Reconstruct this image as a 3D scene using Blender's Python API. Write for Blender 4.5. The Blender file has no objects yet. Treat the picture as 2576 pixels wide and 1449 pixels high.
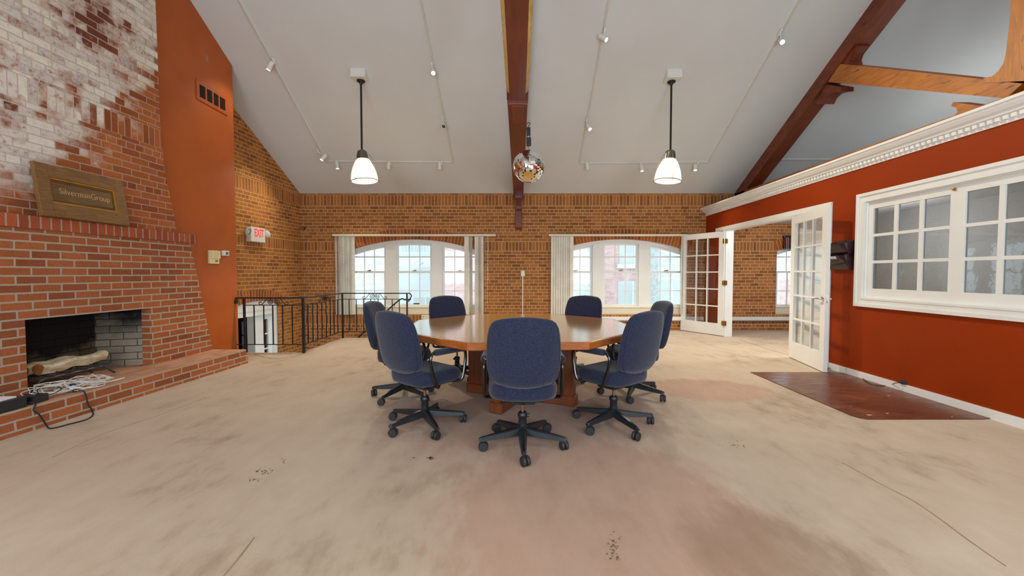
import bpy, bmesh, math, random
from mathutils import Vector, Matrix
random.seed(7)
sc = bpy.context.scene
COL = sc.collection
PI = math.pi
# ------------------------------------------------------------------ camera
F = 1035.0; CX, CY = 1288.0, 724.5; H = 1.25
PITCH = math.atan((CY - 688.0) / F)
def ray(u, v):
    dx, dz = (u - CX) / F, -(v - CY) / F
    c, s = math.cos(PITCH), math.sin(PITCH)
    return Vector((dx, c + dz * s, dz * c - s))
O = Vector((0, 0, H))
def at_z(u, v, z=0.0):
    d = ray(u, v); return O + d * ((z - H) / d.z)
def at_y(u, v, y):
    d = ray(u, v); return O + d * (y / d.y)
def at_plane(u, v, p, n):
    d = ray(u, v); return O + d * ((Vector(p) - O).dot(Vector(n)) / d.dot(Vector(n)))
cam = bpy.data.cameras.new('camera'); cam.sensor_width = 36; cam.lens = 36 * F / 2576
cam.clip_start = 0.02; cam.clip_end = 200
co = bpy.data.objects.new('camera', cam); COL.objects.link(co)
co.location = O; co.rotation_euler = (PI / 2 - PITCH, 0, 0); sc.camera = co
# ------------------------------------------------------------------ room numbers
YB = 9.05; EAVE = 3.0; SL = 0.57; YR = 3.92; YF = -1.21
def ceil_z(y): return EAVE + SL * (YB - y) if y >= YR else EAVE + SL * (YB - YR) - SL * (YR - y)
def at_ceil(u, v, off=0.0):
    n = Vector((0, SL, 1)).normalized()
    return at_plane(u, v, Vector((0, YB, EAVE)) - n * off, n)
CN = Vector((0, -SL, -1)).normalized()          # ceiling normal, into the room
RX0, RXS = 4.25, 0.0222                          # partition line x(y)
def rx(y): return RX0 - RXS * (YB - y)
RN = Vector((-1, RXS, 0)).normalized(); RP = Vector((RX0, YB, 0)); RT = Vector((-RXS, -1, 0)).normalized()
def at_rw(u, v, off=0.0): return at_plane(u, v, RP + RN * off, RN)
LX0, LXS = -4.628, 0.070
def lx(y): return LX0 - LXS * (YB - y)
LN = Vector((1, -LXS, 0)).normalized(); LP = Vector((LX0, YB, 0))
def at_lw(u, v, off=0.0): return at_plane(u, v, LP + LN * off, LN)
OX = -4.33                                       # orange wall
def at_ow(u, v, off=0.0): return at_plane(u, v, (OX + off, 0, 0), (1, 0, 0))
# ------------------------------------------------------------------ materials
def lin(r, g, b):
    f = lambda c: (c / 255) / 12.92 if c / 255 <= 0.04045 else ((c / 255 + 0.055) / 1.055) ** 2.4
    return (f(r), f(g), f(b), 1)
class NT:
    def __init__(s, name):
        s.m = bpy.data.materials.new(name); s.m.use_nodes = True
        s.t = s.m.node_tree; s.b = s.t.nodes['Principled BSDF']; s.out = s.t.nodes['Material Output']
    def n(s, typ, **kw):
        nd = s.t.nodes.new(typ)
        for k, v in kw.items():
            if k in nd.inputs: nd.inputs[k].default_value = v
            else: setattr(nd, k, v)
        return nd
    def l(s, a, b): s.t.links.new(a, b)
    def math(s, op, a, b=None, clamp=False):
        nd = s.t.nodes.new('ShaderNodeMath'); nd.operation = op; nd.use_clamp = clamp
        for i, x in enumerate((a, b)):
            if x is None: continue
            if isinstance(x, (int, float)): nd.inputs[i].default_value = x
            else: s.l(x, nd.inputs[i])
        return nd.outputs[0]
    def mix(s, fac, a, b, blend='MIX'):
        nd = s.t.nodes.new('ShaderNodeMix'); nd.data_type = 'RGBA'; nd.blend_type = blend
        for sock, x in ((nd.inputs[0], fac), (nd.inputs[6], a), (nd.inputs[7], b)):
            if isinstance(x, (int, float)): sock.default_value = x
            elif isinstance(x, (tuple, list)): sock.default_value = x
            else: s.l(x, sock)
        return nd.outputs[2]
    def ramp(s, fac, stops):
        nd = s.t.nodes.new('ShaderNodeValToRGB'); e = nd.color_ramp.elements
        while len(e) < len(stops): e.new(0.5)
        for i, (p, c) in enumerate(stops): e[i].position = p; e[i].color = c if len(c) == 4 else (*c, 1)
        s.l(fac, nd.inputs[0]); return nd.outputs[0]
    def obj(s):
        return s.n('ShaderNodeTexCoord').outputs['Object']
    def uv(s): return s.n('ShaderNodeTexCoord').outputs['UV']
    def noise(s, vec, scale, detail=4, rough=0.55, vscale=None):
        if vscale:
            mp = s.n('ShaderNodeMapping'); mp.inputs['Scale'].default_value = vscale; s.l(vec, mp.inputs[0]); vec = mp.outputs[0]
        nd = s.n('ShaderNodeTexNoise', Scale=scale, Detail=detail, Roughness=rough); s.l(vec, nd.inputs['Vector']); return nd.outputs['Fac']
    def bump(s, h, strength=0.3, dist=0.01):
        nd = s.n('ShaderNodeBump', Strength=strength, Distance=dist); s.l(h, nd.inputs['Height']); s.l(nd.outputs[0], s.b.inputs['Normal'])
    def set(s, **kw):
        for k, v in kw.items(): s.b.inputs[k.replace('_', ' ')].default_value = v
        return s
WHITE = (1, 1, 1, 1); BLACK = (0, 0, 0, 1)
def plain(name, col, rough=0.5, metal=0.0, var=0.06, scale=6.0, spec=0.5, bump=0.0, bscale=60):
    t = NT(name); o = t.obj()
    nz = t.noise(o, scale)
    d = tuple(max(0, c * (1 - var * 2)) for c in col[:3]) + (1,); u = tuple(min(1, c * (1 + var * 2)) for c in col[:3]) + (1,)
    t.l(t.ramp(nz, [(0.3, d), (0.7, u)]), t.b.inputs['Base Color'])
    t.set(Roughness=rough, Metallic=metal); t.b.inputs['Specular IOR Level'].default_value = spec
    if bump: t.bump(t.noise(o, bscale), bump, 0.004)
    return t.m
def brick(name, c1, c2, mortar, rowh=0.07, width=0.194, mort=0.0105, zoff=0.0, bands=(), squash=True, stain=False, soot=False, uoff=0.0, dark=0.35, lenvar=0.5):
    t = NT(name); uv = t.uv()
    mp = t.n('ShaderNodeMapping'); mp.inputs['Location'].default_value = (uoff, -zoff, 0); t.l(uv, mp.inputs[0])
    nz = t.n('ShaderNodeTexNoise', Scale=14.0, Detail=3.0); t.l(uv, nz.inputs['Vector'])
    wob = t.n('ShaderNodeVectorMath', operation='MULTIPLY_ADD'); t.l(nz.outputs['Color'], wob.inputs[0]); wob.inputs[1].default_value = (0.007, 0.007, 0); t.l(mp.outputs[0], wob.inputs[2])
    def btex(vec, w, h, off, sq):
        b = t.n('ShaderNodeTexBrick', Scale=1.0); b.offset = off; b.offset_frequency = 2
        b.squash = 0.5 if sq else 1.0; b.squash_frequency = 6 if sq else 2
        b.inputs['Color1'].default_value = BLACK; b.inputs['Color2'].default_value = WHITE; b.inputs['Mortar'].default_value = (0.5, 0.5, 0.5, 1)
        b.inputs['Brick Width'].default_value = w; b.inputs['Row Height'].default_value = h
        b.inputs['Mortar Size'].default_value = mort / 2; b.inputs['Mortar Smooth'].default_value = 0.25
        t.l(vec, b.inputs['Vector']); return b
    b0 = btex(wob.outputs[0], width, rowh, 0.5, squash)
    tint, mfac = b0.outputs['Color'], b0.outputs['Fac']
    sep = t.n('ShaderNodeSeparateXYZ'); t.l(uv, sep.inputs[0])
    for a, b in bands:
        m2 = t.n('ShaderNodeMapping'); m2.inputs['Location'].default_value = (uoff, -a, 0); t.l(uv, m2.inputs[0])
        w2 = t.n('ShaderNodeVectorMath', operation='MULTIPLY_ADD'); t.l(nz.outputs['Color'], w2.inputs[0]); w2.inputs[1].default_value = (0.004, 0.003, 0); t.l(m2.outputs[0], w2.inputs[2])
        bb = btex(w2.outputs[0], 0.0735, b - a, 0.0, False)
        sel = t.math('MULTIPLY', t.math('GREATER_THAN', sep.outputs[1], a), t.math('LESS_THAN', sep.outputs[1], b))
        tint = t.mix(sel, tint, bb.outputs['Color'])
        mx = t.n('ShaderNodeMix'); t.l(sel, mx.inputs[0]); t.l(mfac, mx.inputs[2]); t.l(bb.outputs['Fac'], mx.inputs[3]); mfac = mx.outputs[0]
    n2 = t.noise(uv, 3.0, 5); n3 = t.noise(uv, 60, 4)
    f = t.math('ADD', t.math('MULTIPLY', t.math('ADD', t.math('MULTIPLY', tint, 0.85), t.math('MULTIPLY', n2, 0.85)), 0.66), t.math('MULTIPLY', n3, 0.25))
    mid = tuple((a + b) / 2 for a, b in zip(c1, c2))
    dk = tuple(c * dark for c in c1[:3]) + (1,)
    colr = t.ramp(f, [(0.15, dk), (0.42, c1), (0.65, mid), (0.9, c2)])
    colr = t.mix(t.math('MULTIPLY', t.math('SUBTRACT', t.noise(uv, 38, 5, 0.7), 0.5), 1.6, True), colr, dk)
    mcol = t.mix(n3, mortar, tuple(c * 0.8 for c in mortar[:3]) + (1,))
    rough = 0.8
    if stain:
        # white efflorescence: noise patches whose edge runs as a diagonal across the breast
        n4 = t.noise(uv, 2.2, 7, 0.7); n5 = t.noise(uv, 16, 6, 0.75)
        # threshold along u (=world y) with height
        e = t.math('ADD', t.math('SUBTRACT', 0.0, t.math('MULTIPLY', sep.outputs[0], 1.0)), t.math('MULTIPLY', sep.outputs[1], 0.78))
        e = t.math('ADD', e, t.math('MULTIPLY', t.math('SUBTRACT', n4, 0.5), 1.5))
        e = t.math('ADD', e, t.math('MULTIPLY', t.math('SUBTRACT', tint, 0.5), 0.45))
        mask = t.math('MULTIPLY', t.math('ADD', e, 2.22), 3.2, clamp=True)
        # dark bare patches inside the stain
        n6 = t.noise(uv, 1.7, 5, 0.6)
        bare = t.math('MULTIPLY', t.math('SUBTRACT', t.math('ADD', n6, t.math('MULTIPLY', tint, 0.22)), 0.645), 9, clamp=True)
        mask = t.math('MULTIPLY', mask, t.math('SUBTRACT', 1.0, bare))
        n7 = t.noise(uv, 34, 5, 0.8)
        mask = t.math('MULTIPLY', mask, t.math('MULTIPLY', t.math('SUBTRACT', t.math('ADD', n5, t.math('MULTIPLY', tint, 0.12)), 0.36), 7.0, clamp=True))
        mask = t.math('MULTIPLY', mask, t.math('MULTIPLY', t.math('SUBTRACT', 0.70, n7), 9.0, clamp=True))
        low = t.math('MULTIPLY', t.math('SUBTRACT', sep.outputs[1], 1.72), 2.2, clamp=True)
        mask = t.math('MULTIPLY', mask, low)
        dkb = t.mix(t.math('MULTIPLY', bare, t.math('MULTIPLY', t.math('ADD', e, 2.22), 1.0, clamp=True)), colr, lin(112, 62, 48))
        wcol = t.ramp(t.math('ADD', t.math('MULTIPLY', n5, .6), t.math('MULTIPLY', tint, .4)), [(0.25, lin(170, 140, 128)), (0.45, lin(214, 204, 196)), (0.7, lin(236, 230, 214))])
        colr = t.mix(mask, dkb, wcol); mcol = t.mix(t.math('MULTIPLY', mask, 0.7), mcol, lin(205, 196, 190))
    if soot:
        n4 = t.noise(uv, 2.5, 5, 0.6)
        k = t.math('ADD', t.math('MULTIPLY', t.math('SUBTRACT', sep.outputs[1], soot), 3.6), t.math('MULTIPLY', t.math('SUBTRACT', n4, 0.5), 2.2), clamp=True)
        colr = t.mix(t.math('MULTIPLY', k, 0.97), colr, (0.004, 0.004, 0.006, 1)); mcol = t.mix(t.math('MULTIPLY', k, 0.97), mcol, (0.003, 0.003, 0.004, 1))
    t.l(t.mix(mfac, colr, mcol), t.b.inputs['Base Color']); t.set(Roughness=rough); t.b.inputs['Specular IOR Level'].default_value = 0.25
    hgt = t.math('ADD', t.math('MULTIPLY', t.math('SUBTRACT', 1.0, mfac), 1.0), t.math('MULTIPLY', n3, 0.25))
    t.bump(hgt, 0.55, 0.006)
    return t.m
def wood(name, c1, c2, rough=0.4, scale=6, axis=(1, 12, 12), dist=3.0, coat=0.0, spec=0.5, cracks=0.0):
    t = NT(name); o = t.obj()
    mp = t.n('ShaderNodeMapping'); mp.inputs['Scale'].default_value = axis; t.l(o, mp.inputs[0])
    n1 = t.n('ShaderNodeTexNoise', Scale=scale, Detail=6.0, Roughness=0.6, Distortion=dist * 0.3); t.l(mp.outputs[0], n1.inputs['Vector'])
    n2 = t.noise(o, 2.2, 3)
    f = t.math('ADD', t.math('MULTIPLY', n1.outputs['Fac'], 0.75), t.math('MULTIPLY', n2, 0.3))
    col = t.ramp(f, [(0.32, c1), (0.72, c2)])
    if cracks:
        n3 = t.n('ShaderNodeTexNoise', Scale=scale * 2.5, Detail=4.0); t.l(mp.outputs[0], n3.inputs['Vector'])
        k = t.math('MULTIPLY', t.math('SUBTRACT', n3.outputs['Fac'], 0.62), 12, clamp=True)
        col = t.mix(t.math('MULTIPLY', k, cracks), col, tuple(c * 0.25 for c in c1[:3]) + (1,))
    t.l(col, t.b.inputs['Base Color']); t.set(Roughness=rough); t.b.inputs['Coat Weight'].default_value = coat; t.b.inputs['Coat Roughness'].default_value = 0.12
    t.b.inputs['Specular IOR Level'].default_value = spec
    if coat < .9: t.bump(n1.outputs['Fac'], 0.12, 0.003)
    return t.m
def emis(name, col, strength):
    t = NT(name); nz = t.noise(t.obj(), 3)
    t.l(t.mix(nz, col, tuple(c * 0.97 for c in col[:3]) + (1,)), t.b.inputs['Emission Color']); t.set(Emission_Strength=strength, Roughness=0.4); t.b.inputs['Base Color'].default_value = col
    return t.m
def glass(name, tint=(1, 1, 1, 1), refl=1.0):
    t = NT(name); fr = t.n('ShaderNodeFresnel'); gm = t.n('ShaderNodeNewGeometry'); t.l(t.math('SUBTRACT', 1.5, t.math('MULTIPLY', gm.outputs['Backfacing'], 1.5 - 1 / 1.5)), fr.inputs['IOR'])
    tr = t.n('ShaderNodeBsdfTransparent'); nz = t.noise(t.obj(), 2)
    t.l(t.mix(nz, tint, tuple(c * 0.97 for c in tint[:3]) + (1,)), tr.inputs['Color'])
    gl = t.n('ShaderNodeBsdfGlossy'); gl.inputs['Roughness'].default_value = 0.01
    ms = t.n('ShaderNodeMixShader'); t.l(t.math('MULTIPLY', fr.outputs[0], refl, True), ms.inputs[0]); t.l(tr.outputs[0], ms.inputs[1]); t.l(gl.outputs[0], ms.inputs[2])
    bp = t.n('ShaderNodeBump', Strength=0.04, Distance=0.02); t.l(t.noise(t.obj(), 5), bp.inputs['Height']); t.l(bp.outputs[0], gl.inputs['Normal'])
    t.l(ms.outputs[0], t.out.inputs['Surface']); return t.m
M = {}
ZP = 1.744 % 0.07
M['brick_back'] = brick('brick_back', lin(142, 88, 45), lin(178, 115, 60), lin(220, 190, 146), dark=.55, zoff=ZP, bands=((2.73, 2.965), (1.744, 1.95), (0.135, 0.345)))
M['brick_left'] = brick('brick_left', lin(148, 90, 44), lin(186, 118, 56), lin(220, 188, 136), dark=.55, zoff=ZP, bands=((2.746, 2.965), (1.744, 1.95)), uoff=0.05)
M['brick_fire'] = brick('brick_fire', lin(143, 80, 49), lin(176, 101, 60), lin(184, 168, 148), rowh=0.0745, width=0.232, mort=0.018, squash=False, zoff=0.19, dark=0.5)
M['brick_stain'] = brick('brick_stain', lin(148, 80, 46), lin(184, 106, 58), lin(190, 164, 142), rowh=0.0735, width=0.215, mort=0.011, squash=True, zoff=1.75, bands=((2.75, 2.97),), stain=True, dark=0.5)
M['brick_rowlock'] = brick('brick_rowlock', lin(146, 74, 48), lin(176, 88, 54), lin(176, 156, 138), rowh=0.4, width=0.082, mort=0.016, squash=False, zoff=1.45, dark=0.6)
M['brick_arch'] = brick('brick_arch', lin(138, 76, 40), lin(174, 98, 46), lin(212, 178, 128), rowh=0.5, width=0.0735, mort=0.0105, squash=False, zoff=-0.1)
M['firebrick_soot'] = brick('firebrick_soot', lin(120, 100, 84), lin(150, 132, 110), lin(50, 44, 42), rowh=0.078, width=0.24, mort=0.009, squash=False, zoff=0.19, soot=0.22, dark=0.6)
M['firebrick'] = brick('firebrick', lin(124, 114, 98), lin(158, 146, 128), lin(70, 64, 60), rowh=0.078, width=0.24, mort=0.009, squash=False, zoff=0.19, soot=0.50, dark=0.8)
M['hearth_top'] = brick('hearth_top', lin(178, 122, 94), lin(204, 152, 120), lin(190, 168, 146), rowh=0.1, width=0.21, mort=0.014, squash=False, dark=0.8)
def carpet():
    t = NT('carpet'); o = t.obj()
    n1 = t.noise(o, 0.9, 6, 0.6); n2 = t.noise(o, 4.5, 6, 0.65, (1.6, 0.7, 1)); n3 = t.noise(o, 380, 3, 0.7); n4 = t.noise(o, 0.35, 3)
    base = t.ramp(t.math('ADD', t.math('MULTIPLY', n1, 0.6), t.math('MULTIPLY', n2, 0.4)), [(0.36, lin(165, 142, 117)), (0.47, lin(192, 171, 147)), (0.62, lin(202, 183, 160))])
    # the less faded, pinker pile round the table
    sep = t.n('ShaderNodeSeparateXYZ'); t.l(o, sep.inputs[0])
    def blob(cx, cy, sx, sy, edge):
        a = t.math('DIVIDE', t.math('SUBTRACT', sep.outputs[0], cx), sx); b = t.math('DIVIDE', t.math('SUBTRACT', sep.outputs[1], cy), sy)
        d = t.math('ADD', t.math('MULTIPLY', a, a), t.math('MULTIPLY', b, b)); d = t.math('ADD', d, t.math('MULTIPLY', t.math('SUBTRACT', n2, 0.5), 1.1))
        return t.math('MULTIPLY', t.math('SUBTRACT', 1.0, d), edge, clamp=True)
    pk = t.math('MAXIMUM', blob(0.45, 2.2, 0.95, 1.1, 2.0), t.math('MAXIMUM', blob(0.1, 3.7, 1.5, 1.3, 1.6), blob(2.1, 4.4, 0.7, 0.5, 2.5)))
    base = t.mix(t.math('MULTIPLY', pk, 0.75), base, t.mix(n2, lin(176, 136, 114), lin(194, 156, 134)))
    dirt_dark = t.math('MAXIMUM', blob(-0.1, 1.15, 1.0, 0.5, 1.5), t.math('MAXIMUM', blob(1.15, 1.75, 0.45, 0.5, 1.5), blob(0.2, 4.1, 1.5, 1.4, 0.8)))  # dirt on the open floor, plus a darker area beneath the table
    base = t.mix(t.math('MULTIPLY', dirt_dark, 0.45), base, lin(140, 108, 80))
    sp = t.noise(o, 11, 3, 0.6); k = t.math('MULTIPLY', t.math('SUBTRACT', sp, 0.735), 20, clamp=True)
    base = t.mix(t.math('MULTIPLY', k, 0.6), base, lin(96, 76, 54))
    base = t.mix(t.math('MULTIPLY', t.math('SUBTRACT', n3, 0.35), 0.5, True), base, lin(150, 124, 98))
    t.l(base, t.b.inputs['Base Color']); t.set(Roughness=0.95); t.b.inputs['Specular IOR Level'].default_value = 0.1
    t.b.inputs['Sheen Weight'].default_value = 0.15
    t.bump(t.math('ADD', n3, t.math('MULTIPLY', n2, 0.6)), 0.3, 0.005)
    return t.m
M['carpet'] = carpet()
M['ceiling'] = plain('ceiling_paint', lin(215, 219, 221), 0.85, var=0.015, scale=1.2, spec=0.2, bump=0.05)
M['orange'] = plain('orange_paint', lin(182, 92, 34), 0.5, var=0.04, scale=2.5, bump=0.06, bscale=180, spec=0.35)
M['red'] = plain('red_paint', lin(148, 53, 8), 0.5, var=0.04, scale=2.0, bump=0.06, bscale=180, spec=0.12)
M['grey_wall'] = plain('grey_paint', lin(150, 150, 146), 0.8, var=0.02, scale=2)
M['white'] = plain('white_paint', lin(236, 236, 232), 0.35, var=0.015, scale=3, spec=0.4)
M['cream'] = plain('cream_paint', lin(232, 224, 202), 0.4, var=0.02, scale=3)
M['ivory'] = plain('ivory_plastic', lin(236, 222, 168), 0.4, var=0.02)
M['offwhite'] = plain('white_plastic', lin(230, 232, 226), 0.4, var=0.02)
M['vane'] = plain('vane_fabric', lin(236, 230, 218), 0.6, var=0.05, scale=4, bump=0.1, bscale=250)
M['iron'] = plain('black_iron', (0.008, 0.008, 0.010, 1), 0.45, var=0.1, spec=0.5)
M['blackmetal'] = plain('black_tube', (0.006, 0.006, 0.007, 1), 0.22, var=0.1, spec=0.7)
M['plastic'] = plain('black_plastic', (0.012, 0.015, 0.019, 1), 0.38, var=0.15, spec=0.55, bump=0.1, bscale=300)
M['darkplastic'] = plain('smoked_plastic', (0.04, 0.018, 0.022, 1), 0.12, var=0.2, spec=0.6)
M['rubber'] = plain('dark_rubber', (0.02, 0.02, 0.022, 1), 0.6)
M['brass'] = plain('brass', lin(196, 150, 60), 0.3, 1.0)
M['chrome'] = plain('chrome', (0.7, 0.7, 0.72, 1), 0.15, 1.0)
M['rod'] = plain('steel_rod', (0.32, 0.22, 0.17, 1), 0.3, 0.9)
M['pewter'] = plain('pewter', (0.20, 0.19, 0.16, 1), 0.35, 0.9)
M['steel'] = plain('painted_steel', (0.06, 0.062, 0.068, 1), 0.4, 0.4)
M['paper'] = plain('paper', lin(240, 243, 248), 0.7, var=0.01)
M['bluegrey'] = plain('blue_connector', lin(20, 38, 120), 0.4)
M['cable'] = plain('white_cable', lin(222, 222, 216), 0.45, var=0.03)
M['dkcable'] = plain('black_cable', (0.018, 0.018, 0.02, 1), 0.45)
M['brownmat'] = wood('brown_mat', lin(92, 40, 24), lin(132, 66, 42), 0.3, 3, (2, 6, 1), 2, spec=0.5)
M['oak'] = wood('table_top_wood', lin(214, 146, 38), lin(236, 184, 74), 0.16, 5, (0.7, 9, 9), 2, coat=1.0, spec=.6)
M['edge'] = wood('table_edge_wood', lin(146, 74, 26), lin(184, 106, 46), 0.25, 5, (2, 2, 10), 2, coat=0.4)
M['base'] = wood('table_base_wood', lin(96, 46, 24), lin(132, 70, 38), 0.35, 5, (8, 8, 0.8), 2, coat=0.2)
M['beam'] = wood('dark_beam_wood', lin(84, 28, 14), lin(122, 48, 26), 0.3, 4, (8, 0.6, 8), 4, coat=0.2, cracks=0.3)
M['rafter'] = wood('rafter_wood', lin(92, 36, 16), lin(140, 66, 28), 0.45, 4, (8, 0.7, 1.6), 4, cracks=0.7)
M['timber'] = wood('honey_timber', lin(152, 82, 26), lin(204, 130, 50), 0.5, 4, (8, .6, 4), 4, cracks=0.9)
M['timber_v'] = wood('honey_timber_upright', lin(164, 92, 26), lin(210, 138, 52), 0.5, 4, (6, 8, 0.7), 4, cracks=0.9)
M['chamfer'] = wood('lit_chamfer', lin(150, 112, 50), lin(224, 190, 104), 0.5, 4, (8, 1.5, 8), 6, cracks=0.6)  # paler than the beam: ceiling light on the chamfers put into the colour
M['signwood'] = wood('sign_oak', lin(98, 66, 34), lin(148, 108, 62), 0.35, 7, (10, 1.5, 10), 2)
M['signdark'] = wood('sign_panel_oak', lin(84, 58, 32), lin(126, 94, 56), 0.3, 7, (10, 1.2, 10), 2)
M['gold'] = plain('gilt', lin(206, 168, 120), 0.5, 0.1)
M['signgold'] = plain('gilt_edge', lin(190, 136, 52), 0.35, 0.5)
M['grille'] = plain('grille_paint', lin(172, 80, 28), 0.5)
M['grilledark'] = plain('grille_dark', (0.03, 0.012, 0.008, 1), 0.7)
M['exitred'] = emis('exit_red', (0.9, 0.05, 0.05, 1), 0.55)
M['lens'] = plain('lamp_lens', (0.45, 0.46, 0.48, 1), 0.15, 0.6)
M['bulb'] = emis('bulb_glow', (1, 0.95, 0.85, 1), 30.0)
M['softbulb'] = emis('soft_bulb_glow', (1, 0.93, 0.78, 1), 9.0)
M['glass'] = glass('window_glass')
M['glass_in'] = glass('old_pane_glass', (0.80, 0.82, 0.82, 1), 1.3)
M['mirror'] = plain('mirror_tile', (0.95, 0.97, 0.97, 1), 0.02, 1.0, var=0.01)
M['grout'] = plain('ball_core', (0.2, 0.2, 0.2, 1), 0.5)
M['dirt_dark'] = plain('dirt_speck', lin(128, 104, 76), 0.95)
M['crease'] = plain('carpet_crease', lin(164, 138, 110), 0.95)
M['slot'] = plain('track_groove', lin(128, 124, 116), .6)
M['log'] = None
def bark():
    t = NT('birch_bark'); o = t.obj(); n1 = t.noise(o, 9, 5, 0.6, (1, 1, 3)); n2 = t.noise(o, 26, 5, 0.7, (1, 0.5, 2))
    c = t.ramp(n1, [(0.35, lin(190, 168, 130)), (0.6, lin(232, 218, 188))])
    k = t.math('MULTIPLY', t.math('SUBTRACT', n2, 0.6), 10, clamp=True)
    t.l(t.mix(t.math('MULTIPLY', k, 0.75), c, lin(70, 56, 44)), t.b.inputs['Base Color']); t.set(Roughness=0.85); t.bump(n2, 0.4, 0.006); return t.m
M['log'] = bark(); M['logend'] = plain('log_end', lin(170, 110, 54), 0.8, var=0.15, scale=20)
def fabric():
    t = NT('chair_fabric'); o = t.obj(); n1 = t.noise(o, 230, 3, 0.85); n2 = t.noise(o, 3.5, 4)
    n3 = t.noise(o, 110, 4, 0.8, (1, 1, 3))
    f = t.math('ADD', t.math('MULTIPLY', n1, 0.5), t.math('MULTIPLY', n3, 0.5))
    c = t.ramp(f, [(0.40, lin(17, 20, 40)), (0.5, lin(36, 41, 66)), (0.60, lin(62, 65, 86))])
    t.l(t.mix(t.math('MULTIPLY', n2, 0.25), c, lin(52, 52, 60)), t.b.inputs['Base Color']); t.set(Roughness=0.95); t.b.inputs['Specular IOR Level'].default_value = 0.1
    t.b.inputs['Sheen Weight'].default_value = 0.25; t.bump(f, 0.4, 0.002); return t.m
M['fabric'] = fabric()
M['piping'] = plain('chair_piping', lin(44, 47, 66), 0.9)
def shade_mat():
    t = NT('opal_shade'); nz = t.noise(t.obj(), 4)
    tl = t.n('ShaderNodeBsdfTranslucent'); df = t.n('ShaderNodeBsdfDiffuse')
    t.l(t.mix(nz, (.07, .062, .035, 1), (.065, .058, .03, 1)), tl.inputs[0]); t.l(t.mix(nz, (.16, .15, .12, 1), (.15, .14, .11, 1)), df.inputs[0])
    em = t.n('ShaderNodeEmission', Strength=0.95); em.inputs[0].default_value = lin(252, 240, 190)
    m1 = t.n('ShaderNodeMixShader'); m1.inputs[0].default_value = 0.5; t.l(tl.outputs[0], m1.inputs[1]); t.l(df.outputs[0], m1.inputs[2])
    ad = t.n('ShaderNodeAddShader'); t.l(m1.outputs[0], ad.inputs[0]); t.l(em.outputs[0], ad.inputs[1]); t.l(ad.outputs[0], t.out.inputs['Surface']); return t.m
M['shade'] = shade_mat()
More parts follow.
